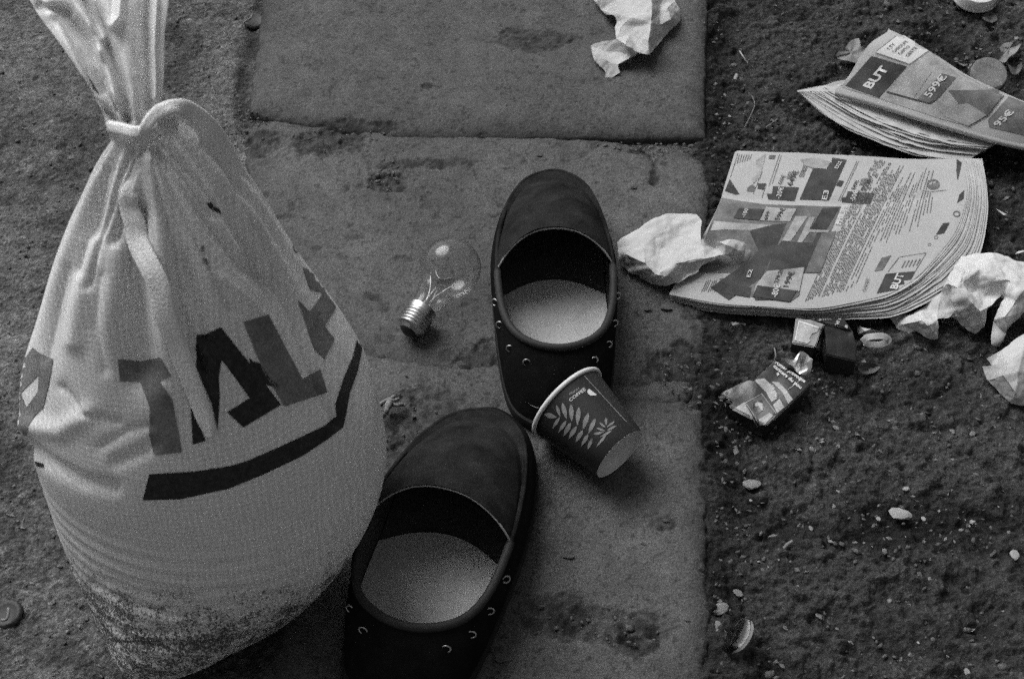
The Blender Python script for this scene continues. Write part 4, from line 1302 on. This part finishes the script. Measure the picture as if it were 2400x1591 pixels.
# top: crumpled napkin on the far slab
pts = [q9(270, -300, .012), q9(330, 0, .010), q9(450, 170, .007), q9(560, 268, .010), q9(680, 258, .022), q9(715, 370, .018), q9(690, 440, .016), q9(740, 650, .022),
       q9(500, 680, .016), q9(275, 735, .013), q9(350, 1020, .008), q9(560, 1210, .006), q9(540, 1330, .002), q9(690, 1300, .003), q9(815, 1200, .008), q9(770, 1090, .010), q9(1030, 960, .014), q9(1130, 900, .018), q9(1280, 955, .022),
       q9(1560, 640, .008), q9(1840, 360, .006), q9(1830, 150, .012), q9(1760, 0, .016), q9(1650, -300, .016),
       q9(760, 0, .030), q9(830, 420, .026), q9(960, 300, .034), q9(1050, 450, .026), q9(1370, 0, .042), q9(1340, 400, .038), q9(1300, 680, .034), q9(1390, 700, .018), q9(1480, 420, .022), q9(1600, 100, .030), q9(1650, 330, .026), q9(1720, 480, .010),
       q9(880, 740, .034), q9(850, 880, .010), q9(540, 860, .010), q9(500, 960, .016), q9(960, -300, .04), q9(1000, 960, .016), q9(980, 540, .022), q9(1480, 60, .024)]
napkin = crumple('crumpled_napkin', pts, list(range(24)), M['tissue'], 'white crumpled paper napkin at the top edge on the smooth far slab', 'paper', g_paper, seed=4, amp=.0009)


def q10(x, y, z): return (800 + x / 2.613, 350 + y / 2.613, z)


pts = [q10(1672, 555, .010), q10(1720, 520, .016), q10(1850, 440, .024), q10(1990, 372, .022), q10(2190, 378, .024), q10(2215, 420, .026), q10(2200, 545, .028), q10(2300, 560, .030), q10(2400, 540, .030), q10(2480, 560, .026), q10(2520, 620, .018), q10(2490, 690, .013), q10(2420, 700, .013), q10(2350, 640, .024), q10(2190, 740, .018), q10(2050, 830, .012), q10(1990, 855, .008), q10(1900, 840, .004), q10(1790, 780, .002), q10(1692, 720, .004), q10(1690, 640, .012),
       q10(1850, 590, .026), q10(1860, 700, .030), q10(2000, 480, .026), q10(2150, 600, .024), q10(2050, 700, .030), q10(1920, 770, .024), q10(2020, 790, .022), q10(2280, 600, .021), q10(2350, 580, .034), q10(1740, 640, .020), q10(2120, 690, .028), q10(2150, 735, .016), q10(2230, 670, .028), q10(2440, 620, .026), q10(1960, 600, .022), q10(2080, 520, .020)]
crumple('crumpled_bag', pts, list(range(21)), M['tissue'], 'white crumpled paper bag lying between the shoe and the open newspaper', 'paper', g_paper, seed=14, amp=.0013)


def q11(x, y, z): return (2050 + x / 2.903, 440 + y / 2.903, z)


pts = [q11(480, 600, .012), q11(580, 440, .016), q11(700, 420, .020), q11(830, 410, .022), q11(900, 440, .022), q11(1010, 480, .024), q11(1120, 500, .02), q11(1160, 800, .02), q11(1030, 850, .020), q11(900, 1000, .010), q11(850, 1095, -.004), q11(785, 1080, -.004), q11(790, 900, .010), q11(850, 760, .018), q11(870, 730, .018),
       q11(800, 790, .024), q11(750, 960, .004), q11(690, 995, -.006), q11(590, 950, -.004), q11(500, 890, .0), q11(430, 900, .004), q11(440, 1040, -.010), q11(380, 1035, -.010), q11(260, 990, -.010), q11(240, 1010, -.012), q11(140, 960, -.012), q11(80, 870, -.010), q11(200, 840, -.002), q11(330, 790, .000), q11(450, 700, .006),
       q11(600, 560, .034), q11(720, 540, .036), q11(640, 620, .030), q11(700, 680, .020), q11(780, 640, .032), q11(820, 560, .036), q11(560, 680, .034), q11(660, 780, .030), q11(720, 840, .026), q11(560, 820, .018), q11(330, 900, .012), q11(370, 930, .012), q11(910, 620, .038), q11(960, 780, .034), q11(880, 880, .030), q11(480, 640, .03), q11(180, 930, -.004), q11(640, 900, .010), q11(760, 730, .016), q11(1060, 640, .04)]
crumple('crumpled_paper', pts, list(range(30)), M['tissue_dull'], 'large twisted wad of soiled paper at the right beside the newspapers', 'paper', g_paper, seed=24, amp=.0016)
pts = [q11(720, 1205, -.004), q11(790, 1205, .002), q11(755, 1165, .006), q11(850, 1100, .010), q11(1010, 990, .016), q11(1130, 920, .02), q11(1180, 1300, .006), q11(1010, 1500, -.008), q11(920, 1475, -.010), q11(800, 1370, -.012), q11(750, 1320, -.012),
       q11(860, 1270, .014), q11(960, 1400, .008), q11(900, 1180, .020), q11(1010, 1100, .026), q11(980, 1250, .020), q11(830, 1240, .006)]
crumple('paper_sheet', pts, list(range(11)), M['tissue'], 'folded clean white paper sheet cut by the right edge below the soiled wad', 'paper', g_paper, seed=34, amp=.0010)
pts = [q11(770, 150, -.006), q11(820, 135, .002), q11(900, 180, .002), q11(1010, 195, .001), q11(1030, 215, .0), q11(995, 238, -.008), q11(930, 215, -.008), q11(850, 210, -.010), q11(880, 190, .004)]
crumple('torn_paper_strip', pts, list(range(8)), M['tissue'], 'narrow torn white paper strip on the dirt right of the open newspaper', 'paper', sub=2, amp=.0003)
pts = [q11(945, 455, .004), q11(970, 428, .010), q11(1060, 415, .012), q11(1080, 450, .008), q11(1015, 480, .004), q11(985, 445, .014)]
crumple('torn_paper_scrap', pts, list(range(5)), M['tissue'], 'small white scrap sticking up above the soiled wad at the right edge', 'paper', sub=2, amp=.0003)


def q12(x, y, z): return (1640 + x / 4.7525, 730 + y / 4.7525, z)


pts = [q12(285, 110, -.012), q12(400, 105, -.008), q12(470, 130, -.009), q12(525, 130, -.010), q12(510, 180, -.014), q12(440, 195, -.016), q12(390, 205, -.016), q12(305, 245, -.018), q12(380, 150, -.008)]
crumple('torn_paper_scrap', pts, list(range(8)), M['tissue_dull'], 'pale torn scrap under the lower edge of the open newspaper', 'paper', sub=2, amp=.0004)
# grubby twist of tissue next to the packs
def q13(x, y, z): return (1980 + x / 4.83, 720 + y / 4.83, z)


pts = [q13(125, 215, -.012), q13(160, 205, -.008), q13(300, 240, -.006), q13(450, 300, -.006), q13(440, 320, -.012), q13(300, 330, -.016), q13(140, 325, -.018), q13(230, 270, -.002)]
crumple('tissue_twist', pts, list(range(7)), M['tissue_dull'], 'grey flattened tissue twist between the packs and the soiled wad', 'paper', sub=2, amp=.0006)
loop = [q13(205, 390, -.008), q13(250, 345, -.004), q13(340, 330, -.002), q13(440, 330, -.004), q13(495, 370, -.008), q13(420, 420, -.012), q13(300, 425, -.012), q13(215, 400, -.010)]
rv, rf = ribbon(catmull([at(*p) for p in loop], 50), .006, (0, -.5, .85), .0014)
tag(obj('twisted_ribbon', rv, rf, M['tissue_dull'], sharp=60), 'small looped twist of pale paper ribbon below the soiled wad', 'paper')

# ------------------------------------------------------------------ crushed cigarette packs
pack = thing('cigarette_pack', at(1800, 930, -.018), 'crushed printed cigarette pack with torn foil sticking out, below the open newspaper', 'cigarette pack')


def hexa(name, top4, dz, mat, parent, sub=3, amp=.0006, inset=0.0, seed=3):
    """a crushed carton: top face given by four (u,v,z) corners, walls going down by dz"""
    T = [at(*p) for p in top4]; c = sum(T) / 4
    B = [t + np.array([(t - c)[0] * inset, (t - c)[1] * inset, -dz]) for t in T]
    bm = bmesh.new(); v = [bm.verts.new(p) for p in T + B]
    for f in [(0, 1, 2, 3), (7, 6, 5, 4), (0, 4, 5, 1), (1, 5, 6, 2), (2, 6, 7, 3), (3, 7, 4, 0)]: bm.faces.new([v[i] for i in f])
    bmesh.ops.recalc_face_normals(bm, faces=bm.faces[:])
    bmesh.ops.bevel(bm, geom=bm.edges[:], offset=.0009, segments=2, affect='EDGES')
    bmesh.ops.triangulate(bm, faces=[f for f in bm.faces if len(f.verts) > 4])
    for _ in range(sub): bmesh.ops.subdivide_edges(bm, edges=[e for e in bm.edges if e.calc_length() > .003], cuts=1, use_grid_fill=True)
    bmesh.ops.triangulate(bm, faces=bm.faces[:])
    bm.normal_update()
    V = np.array([q.co for q in bm.verts]); N_ = np.array([q.normal for q in bm.verts])
    V = V + N_ * (amp * fbm(V[:, 0] + V[:, 2], V[:, 1], 70, 2, seed))[:, None] + N_ * (amp * 1.2 * fbm(V[:, 0], V[:, 1] + V[:, 2], 28, 2, seed + 3))[:, None]
    bm.verts.index_update()
    F = [[q.index for q in f.verts] for f in bm.faces]; bm.free()
    return obj(name, V, F, mat, parent, sharp=40)


carton = hexa('carton', [q12(835, 545, .006), q12(1240, 800, .006), q12(745, 1275, .004), q12(340, 1060, .000)], .021, M['pack'], pack, amp=.0021)
cv = surface_bvh(carton)
flap = hexa('carton_flap', [q12(560, 755, .002), q12(760, 790, .004), q12(480, 1060, .001), q12(190, 900, -.010)], .006, M['pack'], pack, amp=.0012, seed=8)


def pblk(pts, mt, name='printed_label', off=.0004):
    return decal(name, [[q12(*p, 0)[:2] for p in pts]], cv, M[mt], pack, off=off, maxe=8)


pblk([(600, 760), (720, 745), (800, 820), (865, 920), (860, 975), (800, 1010), (740, 900), (640, 800)], 'pack_print')
pblk([(800, 780), (880, 790), (960, 870), (1035, 980), (985, 1030), (920, 900)], 'pack_print')
pblk([(815, 1040), (890, 975), (940, 1070), (860, 1135)], 'pack_print')
pblk([(500, 1035), (690, 920), (850, 1140), (660, 1230), (600, 1170)], 'pack_mid')
pblk([(600, 1010), (690, 985), (720, 1080), (650, 1150), (590, 1080)], 'pack', off=.0006)
pblk([(610, 1040), (640, 1010), (700, 1030), (700, 1060), (710, 1110), (680, 1100), (660, 1060), (620, 1060)], 'pack_print', off=.0009)
pblk([(365, 1090), (500, 1010), (600, 1200), (560, 1190)], 'pack_print')
pblk([(660, 1200), (780, 1130), (820, 1160), (720, 1265), (665, 1260)], 'pack_print', off=.0006)
pblk([(900, 970), (940, 950), (1000, 1040), (950, 1070)], 'pack_mid')
for a, b_ in [((490, 1030), (690, 915)), ((690, 915), (850, 1135)), ((500, 1035), (655, 1275)), ((520, 1030), (680, 1265)), ((985, 870), (1180, 720)), ((860, 690), (940, 580))]:
    d_ = np.array(b_) - np.array(a); nn = np.array([-d_[1], d_[0]]) / np.linalg.norm(d_) * 6
    pblk([a, tuple(np.array(a) + nn), tuple(np.array(b_) + nn), b_], 'pack_print', 'printed_line', .0008)


def pk(tx, a, b_, h, name='warning_text'):
    print_text(name, tx, q12(*a, 0)[:2], q12(*b_, 0)[:2], h, cv, M['cup_white'], pack, off=.0009, bold=.03)


pk('Fumer provoque', (835, 580), (1165, 800), 8)
pk('cancers du pou', (815, 620), (1120, 870), 8)
pk('9', (850, 720), (880, 725), 7)
pk('10 mg', (800, 830), (850, 960), 4)
pts = [q12(870, 535, .005), q12(930, 515, .010), q12(1040, 540, .012), q12(1130, 420, .016), q12(1200, 470, .012), q12(1280, 510, .014), q12(1270, 610, .010), q12(1235, 700, .006), q12(1180, 720, .005), q12(1100, 700, .006), q12(1060, 640, .010), q12(960, 570, .006), q12(1130, 560, .004), q12(1190, 560, .016), q12(1210, 640, .012), q12(1080, 560, .014)]
crumple('foil_liner', pts, list(range(12)), M['foil'], None, None, sub=2, amp=.0009, thing_parent=pack)

pack2 = thing('cigarette_pack', at(1950, 820, -.018), 'black cigarette pack standing open with a pale square inside its lid, under the newspaper edge', 'cigarette pack')
hexa('carton', [q12(1400, 130, .018), q12(1700, 195, .018), q12(1760, 560, .006), q12(1420, 480, .006)], .030, M['pack'], pack2, amp=.0019, seed=12, inset=.02)
lid = hexa('lid', [q12(1070, 65, .008), q12(1400, 110, .014), q12(1290, 400, .008), q12(1020, 350, .003)], .014, M['pack'], pack2, amp=.0010, seed=15)
lv = surface_bvh(lid)
decal('lid_label', [([q12(*p, 0)[:2] for p in [(1105, 105), (1335, 180), (1310, 230), (1250, 250), (1225, 300), (1235, 330), (1200, 360), (1055, 325)]], [])], lv, M['pack_print'], pack2, off=.0006, maxe=8)
decal('lid_label_border', [[q12(*p, 0)[:2] for p in [(1105, 105), (1335, 180), (1328, 195), (1112, 122), (1070, 325), (1055, 325)]]], lv, M['cup_white'], pack2, off=.0009, maxe=8)
flp = hexa('top_flap', [q12(1230, 75, .020), q12(1600, 60, .024), q12(1700, 200, .020), q12(1410, 140, .020)], .003, M['pack'], pack2, amp=.0003, seed=18)
fv = surface_bvh(flp)
print_text('flap_text', 'NS', q12(1530, 165, 0)[:2], q12(1560, 115, 0)[:2], 7, fv, M['cup_white'], pack2, off=.0008, bold=.03)
print_text('flap_text', 'W', q12(1568, 105, 0)[:2], q12(1592, 68, 0)[:2], 7, fv, M['cup_white'], pack2, off=.0008, bold=.03)
print_text('flap_text', 'slims', q12(1300, 105, 0)[:2], q12(1470, 95, 0)[:2], 5, fv, M['pack_print'], pack2, off=.0008, bold=.01)
decal('flap_print', [[q12(*p, 0)[:2] for p in [(1640, 130), (1690, 190), (1610, 170)]]], fv, M['cup_white'], pack2, off=.0008, maxe=8)

# ------------------------------------------------------------------ small litter


def leaf(name, outline, mat, label, z=.004, curl=.006, group=None):
    """outline in photo px; ridged like a dry leaf"""
    n = len(outline); c = np.mean(outline, 0)
    pts = []; F = []
    rings = [1.0, .75, .5, .25]
    o_ = catmull(outline, n * 4, True)
    g0 = ag(c[0], c[1])[2]
    for r in rings:
        for i, p in enumerate(o_):
            q = c + (p - c) * r
            pts.append(at(q[0], q[1], g0 + z + curl * r * r * (.5 + .5 * math.sin(i * .37)) + .0012 * math.cos(i * .55)))
    m = len(o_); F = grid_faces(4, m, False, True).tolist(); pts.append(at(c[0], c[1], g0 + z)); k = len(pts) - 1
    F += [[3 * m + i, 3 * m + (i + 1) % m, k] for i in range(m)]
    o = obj(name, np.array(pts), F, mat, sharp=50)
    return tag(o, label, 'leaf', group)


def q14(x, y): return (2050 + x / 6.534, y / 6.534)


leaf('dry_leaf', [q8(*p) for p in [(470, 360), (500, 300), (560, 270), (620, 200), (700, 175), (720, 250), (780, 290), (720, 400), (660, 420), (590, 400), (530, 390)]], M['leaf'], 'pale lobed dry leaf tucked behind the left side of the folded newspaper', .006)
leaf('dry_leaf', [q14(*p) for p in [(1860, 900), (1930, 800), (1920, 720), (2000, 660), (2080, 650), (2250, 565), (2110, 660), (2130, 720), (2240, 660), (2180, 790), (2060, 880), (1990, 960)]], M['leaf'], 'split pale leaf on the dirt above the round disc at the right', .008)
leaf('dry_leaf', [q14(*p) for p in [(1280, 960), (1350, 930), (1440, 940), (1520, 930), (1650, 930), (1560, 980), (1500, 1070), (1440, 1060), (1400, 1010), (1350, 1010)]], M['leaf'], 'small ragged leaf just behind the back edge of the folded newspaper', .008)
leaf('dry_leaf', [q14(*p) for p in [(2040, 980), (2120, 980), (2230, 950), (2260, 1010), (2200, 1130), (2100, 1130)]], M['leaf_dark'], 'dull leaf lying right of the round disc', .006)
leaf('dry_leaf', [q14(*p) for p in [(1650, 260), (1740, 180), (1830, 210), (1880, 300), (1790, 350), (1700, 320)]], M['leaf_dark'], 'grey rounded leaf below the white lid at the upper right', .005)
leaf('dry_leaf', [q14(*p) for p in [(690, 540), (740, 450), (830, 390), (1000, 370), (860, 400), (760, 470)]], M['leaf_dark'], 'thin curled dark leaf on the dirt above the folded newspaper', .004)
leaf('dry_leaf', [q14(*p) for p in [(1990, 100), (2050, 40), (2150, 60), (2240, 110), (2120, 120)]], M['leaf'], 'small leaf in the top right corner past the white lid', .004)
leaf('dry_leaf', [(2010, 862), (2035, 850), (2062, 858), (2050, 872), (2025, 876)], M['leaf_dark'], 'small dark leaf beneath the looped paper ribbon', .003)

# round disc standing behind the folded paper, and the white lid at the top
dc = at(*q14(1760, 1120), .012)
disc = thing('round_disc', (dc[0], dc[1], -.015), 'round grey screw top lying behind the folded newspaper', 'bottle top')
V, F = lathe([(-.010, .0155), (-.010, .0185), (-.001, .0190), (.001, .0182), (.0014, .0150), (.0006, .0120), (.0005, .0002)], dc, (.05, -.35, .93), 40)
obj('top_disc', V, F, M['stone'], disc, sharp=50)
V, F = lathe([(-.0115, .0192), (-.0100, .0206), (-.0075, .0206), (-.006, .0192)], dc, (.05, -.35, .93), 40)
obj('dark_ring', V, F, M['cap'], disc)
wl_ = at(2290, -22, .004)
lidc = thing('white_lid', (wl_[0], wl_[1], -.012), 'round white plastic lid cut off by the top edge at the right', 'lid')
V, F = lathe([(-.010, .024), (.001, .0235), (.0030, .0225), (.0035, .020), (.0015, .0185), (.0015, .0002)], wl_, (0, -.12, .99), 48)
obj('lid_disc', V, F, M['white_plastic'], lidc, sharp=40)
V, F = lathe([(-.011, .0245), (-.0095, .0258), (-.0075, .0250)], wl_, (0, -.12, .99), 48)
obj('lid_skirt', V, F, M['white_plastic'], lidc)


def cap(u, v, r, tilt, label, shard):
    p = ag(u, v, .003)
    t = thing('crown_cork', (p[0], p[1], p[2] - .003), label, 'bottle cap', 'crushed black bottle caps')
    pr_ = [(-.0008, .0002), (-.0010, r * .65), (.0004, r * .88), (-.0025, r)]
    V, F = lathe(pr_, p, tilt, 36)
    c = p
    a_ = np.arange(len(V)) % 36
    V = V + (np.array(tilt) * .0006)[None] * np.where((a_ % 2)[:, None] == 0, 1, -1) * (np.arange(len(V))[:, None] >= 72)
    obj('cap_shell', V, F, M['cap'], t)
    P = [at(a, b, p[2] + z) for a, b, z in shard]
    tv_, tf_ = tube(catmull(P, 16), .0011, 6)
    obj('bent_edge', tv_, tf_, M['stone'], t)


cap(596, 46, .0125, (.1, -.1, 1), 'crushed black bottle cap in the crack left of the far slab', [(570, 54, .003), (586, 44, .005), (592, 34, .006)])
cap(14, 1436, .0125, (-.1, -.1, 1), 'crushed black bottle cap at the left edge beyond the sack', [(4, 1452, .003), (16, 1450, .005), (20, 1432, .006), (19, 1424, .006)])

# shard of dark bottle glass in the gutter
def q15(x, y, z): return (1640 + x / 8.208, 1400 + y / 8.208, z * .6 + .003)


shard = thing('glass_shard', at(1720, 1490, -.022), 'curved shard of dark bottle glass in the gutter at the bottom of the slab edge', 'glass shard')
outer = [q15(960, 440, .006), q15(975, 600, .008), q15(900, 800, .008), q15(740, 980, .004), q15(560, 1060, -.010)]
innr = [q15(700, 400, -.016), q15(560, 560, -.018), q15(480, 700, -.020), q15(420, 880, -.020), q15(380, 1000, -.020)]
A = curve3(outer, 24); B = curve3(innr, 24)
V = np.concatenate([A * (1 - w) + B * w + np.array([0, 0, .003 * math.sin(math.pi * w)]) for w in np.linspace(0, 1, 8)])
obj('glass_piece', np.concatenate([V, V - [0, 0, .003]]), np.concatenate([grid_faces(8, 24), grid_faces(8, 24) + 192]), M['dark_glass'], shard)
rv, rf = ribbon(A + np.array([.0015, 0, -.001]), np.interp(np.linspace(0, 1, 24), [0, .2, .7, 1], [.0008, .0026, .0030, .0006]), (-.3, -.4, .8), .0005)
obj('broken_edge', rv, rf, M['stone'], shard)


def stalk(name, pts, r, mt, label, cat='stalk', group=None):
    P = [ag(u, v, dz) for u, v, dz in pts]
    tv_, tf_ = tube(catmull(P, 14), r, 6)
    return tag(obj(name, tv_, tf_, M[mt]), label, cat, group)


def q16(x, y): return (1600 + x / 2.9575, y / 2.958)


stalk('dry_stalk', [(*q16(395, 355), .006), (*q16(420, 395), .008), (*q16(450, 440), .004)], .0007, 'straw', 'thin pale straw leaning in the gutter beside the far slab')
stalk('cigarette_end', [(*q16(375, 520), .004), (*q16(362, 560), .004)], .0020, 'chip', 'tiny white stub in the gutter below the thin straw', 'cigarette end')
stalk('dry_stalk', [(1856, 1269, .003), (1845, 1276, .005), (1838, 1285, .003)], .0016, 'stone', 'short curved pale stalk lying on the lower dirt')
stalk('dry_stalk', [(1745, 300, .002), (1768, 250, .003), (1762, 225, .002)], .0006, 'stone_mid', 'hair-thin root curling in the gutter above the open newspaper')
stalk('dry_stalk', [(1795, 300, .002), (1815, 285, .004), (1822, 280, .002)], .0009, 'stone_mid', 'short bent twig above the corner of the open newspaper')
stalk('dry_stalk', [(1815, 815, .006), (1818, 835, .010), (1812, 850, .004)], .0007, 'stone', 'thin upright stalk just left of the foil liner')


def pebble_mesh(seed, flat=.6):
    r_ = random.Random(seed)
    bm = bmesh.new(); bmesh.ops.create_icosphere(bm, subdivisions=2, radius=1)
    for v in bm.verts:
        n = Vector(v.co)
        f = 1 + .22 * math.sin(3 * n.x + seed) * math.cos(2.3 * n.y + seed * 1.7) + r_.uniform(-.16, .16)
        v.co = Vector((n.x * f, n.y * f * .8, n.z * f * flat))
    me = bpy.data.meshes.new('pebble'); bm.to_mesh(me); bm.free()
    me.polygons.foreach_set('use_smooth', np.ones(len(me.polygons), bool))
    me.set_sharp_from_angle(angle=math.radians(14))
    return me


PM = [pebble_mesh(i, random.uniform(.35, .7)) for i in range(6)]
PMM = {}


def pebble(u, v, rpx, mt, label, cat, group=None, name='pebble', asp=1.0):
    p = ag(u, v); r = rpx / 2550
    i = random.randrange(6); key = (i, mt)
    if key not in PMM:
        me = PM[i].copy(); me.materials.append(M[mt]); PMM[key] = me
    o = bpy.data.objects.new(name, PMM[key]); COL.objects.link(o)
    o.location = (p[0], p[1], p[2] + r * .25); o.scale = (r * asp, r, r * .6)
    o.rotation_euler = (random.uniform(-.3, .3), random.uniform(-.3, .3), random.uniform(0, 6.28) if asp == 1 else random.uniform(-.2, .2))
    return tag(o, label, cat, group)


pebble(1762, 1138, 18, 'stone', 'rounded pale stone alone in the gutter right of the lower slab', 'stone')
pebble(1688, 1428, 15, 'stone', 'pale flat stone at the slab edge above the glass shard', 'stone')
pebble(1686, 1478, 18, 'stone', 'squarish grey stone lying on the glass shard', 'stone')
pebble(1730, 1391, 10, 'stone', 'small ringed pale stone near the slab edge above the glass shard', 'stone')
pebble(2108, 1207, 19, 'chip', 'largest white chip of the row across the lower dirt', 'stone', asp=1.2)
BIG = {(1900, 860): 'long white chip cut by the right edge, level with the lower slab middle', (1540, 330): 'broad pale flat stone below the paper sheet at the right', (1280, 480): 'rounded grey stone in the dirt above the row of white chips',
       (1660, 670): 'white split chip at the right end of the row of chips', (1630, 1530): 'bright white chip near the bottom right corner', (850, 775): 'squarish white chip just below the row, near the pale curved stalk',
       (1120, 648): 'small white chip directly left of the largest chip of the row', (1380, 650): 'small white chip directly right of the largest chip of the row', (855, 580): 'dull oval stone between the lone gutter stone and the row of chips',
       (880, 130): 'dull stone close under the crushed printed pack'}
GP = 'pale chips scattered over the dirt at the lower right'
LP = 'small pale stone chip embedded in the dark dirt at the lower right'
for (x, y, r) in [(1120, 648, 22), (850, 775, 22), (735, 705, 20), (905, 712, 20), (1380, 650, 20), (1660, 670, 24), (1470, 605, 12), (1640, 690, 14), (1155, 832, 18), (1280, 480, 28), (1540, 330, 36), (1330, 362, 30), (1870, 730, 20),
                  (1415, 993, 16), (1185, 1120, 20), (1300, 1428, 15), (1630, 1530, 26), (775, 1525, 16), (1520, 1440, 12), (1350, 1360, 12), (970, 1240, 14), (390, 545, 12), (1640, 65, 22), (1660, 165, 26), (1545, 150, 28), (1300, 120, 22), (890, 235, 24),
                  (880, 130, 26), (1780, 235, 18), (1930, 240, 18), (1910, 500, 18), (1900, 860, 44), (855, 580, 28), (740, 255, 30), (550, 885, 10), (435, 895, 12), (490, 925, 10), (360, 895, 8), (1780, 480, 14), (1595, 715, 16)]:
    pebble(1600 + x / 2.4463, 950 + y / 2.4463, r / 2.4463 * .68, ('chip' if 'white' in BIG.get((x, y), '') else 'stone') if (x, y) in BIG else random.choice(['stone', 'chip', 'stone']), BIG.get((x, y), LP), 'stone', None if (x, y) in BIG else GP)
GP2 = 'pale chips on the dirt around the folded newspaper'
LP2 = 'small pale chip lying in the dirt near the folded newspaper'
for (x, y, r) in [(1490, 150, 22), (1535, 145, 14), (325, 810, 15), (2030, 395, 14), (1545, 38, 10), (1660, 30, 16), (2310, 270, 24), (840, 375, 12), (1930, 300, 14), (1700, 235, 18), (700, 240, 10), (400, 790, 12), (430, 795, 16), (150, 160, 8), (1250, 20, 10)]:
    pebble(1600 + x / 2.9575, y / 2.958, r / 2.9575, random.choice(['stone', 'chip', 'leaf']), LP2, 'stone', GP2)
GP3 = 'dark specks of debris on the slabs'
LP3 = 'dark little crumb of debris on the pale concrete slabs'
for (u, v, r) in [(895, 135, 9), (918, 143, 8), (900, 203, 9), (1067, 152, 6), (1190, 230, 6), (1418, 268, 10), (1485, 440, 9), (1265, 365, 8), (1518, 725, 9), (1560, 722, 14), (1333, 1304, 12), (1180, 1540, 16), (1175, 1545, 12), (1240, 1392, 7),
                  (1560, 1220, 8), (1610, 1452, 6), (1475, 1420, 7), (1410, 1243, 6), (1510, 1275, 8), (1270, 1420, 6)]:
    pebble(u, v, r * .7, 'stone_dark', LP3, 'debris', GP3, name='debris_crumb', asp=1.4)

# grey twisted rag or root on the rubble left of the near shoe
root_ = thing('twisted_root', at(905, 955, 0), 'grey gnarled piece of twisted paper on the rubble between sack and shoe', 'paper twist')
def q17(x, y, z): return (860 + x / 13.06, 900 + y / 13.06, z)
for P, r_ in [([q17(320, 690, .004), (q17(450, 590, .007)), q17(650, 480, .010), q17(850, 370, .006)], .0022), ([q17(700, 500, .010), q17(850, 500, .009), q17(990, 440, .006)], .0018), ([q17(720, 560, .010), q17(600, 760, .010), q17(560, 880, .008), q17(470, 1000, .003)], .0034), ([q17(760, 620, .008), q17(930, 640, .008), q17(1130, 620, .004)], .0020)]:
    pth = np.array([at(*p) for p in catmull(P, 16)])
    pth += rng.uniform(-.0005, .0005, pth.shape)
    tv_, tf_ = tube(pth, np.linspace(r_, r_ * .7, 16) * rng.uniform(.8, 1.2, 16), 7)
    obj('twist_strand', tv_, tf_, M['stone'], root_)

# gravel: loose grit nobody would count
gv, gf = [], []
base_ico = bmesh.new(); bmesh.ops.create_icosphere(base_ico, subdivisions=1, radius=1)
bv_ = np.array([v.co for v in base_ico.verts]); bf_ = np.array([[v.index for v in f.verts] for f in base_ico.faces]); base_ico.free()
rg = np.random.default_rng(5)
allv, allf, k = [], [], 0
for i in range(3300):
    if i < 2300:
        u, v = rg.uniform(1668, 2560), rg.uniform(-100, 1700)
        if u > 1760 and rg.random() < .35: continue
    elif i < 3000:
        u, v = rg.uniform(-80, 600), rg.uniform(-100, 1700)
    else:
        c_ = [(1240, 100, 90, 40), (830, 330, 120, 50), (905, 425, 60, 30), (1400, 1460, 140, 45), (1010, 1000, 110, 110), (1600, 880, 60, 60), (600, 280, 40, 40), (1520, 345, 120, 8)][rg.integers(8)]
        u, v = rg.normal(c_[0], c_[2] * .6), rg.normal(c_[1], c_[3] * .6)
    p = at(u, v, -.002 if i >= 3000 else 0)
    if i < 3000: p = ag(u, v)
    r = abs(rg.normal(.0009, .0006)) + .0005
    if rg.random() < .05 and u > 1668: r *= 2.2
    a = rg.uniform(0, 6.28); R = np.array([[math.cos(a), -math.sin(a), 0], [math.sin(a), math.cos(a), 0], [0, 0, 1]])
    q = (bv_ * rg.uniform(.55, 1.35, (len(bv_), 1)) * [r * 1.3, r * .85, r * .5]) @ R.T + p + [0, 0, r * .2]
    allv.append(q); allf.append(bf_ + k); k += len(bv_)
gr = obj('gravel', np.concatenate(allv), np.concatenate(allf), material('grit', .085, .9, .8, 900, .3, grain=.4, gscale=300), smooth=False, base=(0, 0, 0))
tag(gr, kind='stuff')

# flakes of dead leaf, straw and paper dust trodden into the dirt
allv, allf, k = [], [], 0
for i in range(1500):
    if i < 1150:
        u, v = rg.uniform(1672, 2480), rg.uniform(-60, 1650)
        if v > 1250 and rg.random() < .5: continue
    else:
        u, v = rg.uniform(-60, 580), rg.uniform(-60, 1650)
    p = ag(u, v)
    ln = rg.uniform(.0010, .0032) * (1.7 if rg.random() < .08 else 1); wd = ln * rg.uniform(.18, .6)
    a = rg.normal(0.15, .7)
    d = np.array([math.cos(a), math.sin(a), rg.normal(0, .25)]); n = np.array([-math.sin(a), math.cos(a), rg.normal(0, .4)])
    q = [p + d * ln + [0, 0, .0012], p + n * wd + d * ln * .2 + [0, 0, .0020], p - d * ln * .8 + [0, 0, .0010], p - n * wd + [0, 0, .0014]]
    allv.append(np.array(q)); allf.append(np.array([[0, 1, 2, 3]]) + k); k += 4
fl = obj('debris', np.concatenate(allv), np.concatenate(allf), material('flakes', .15, .9, .85, 700, .2, grain=.5, gscale=260), smooth=False, base=(0, 0, 0))
tag(fl, kind='stuff')
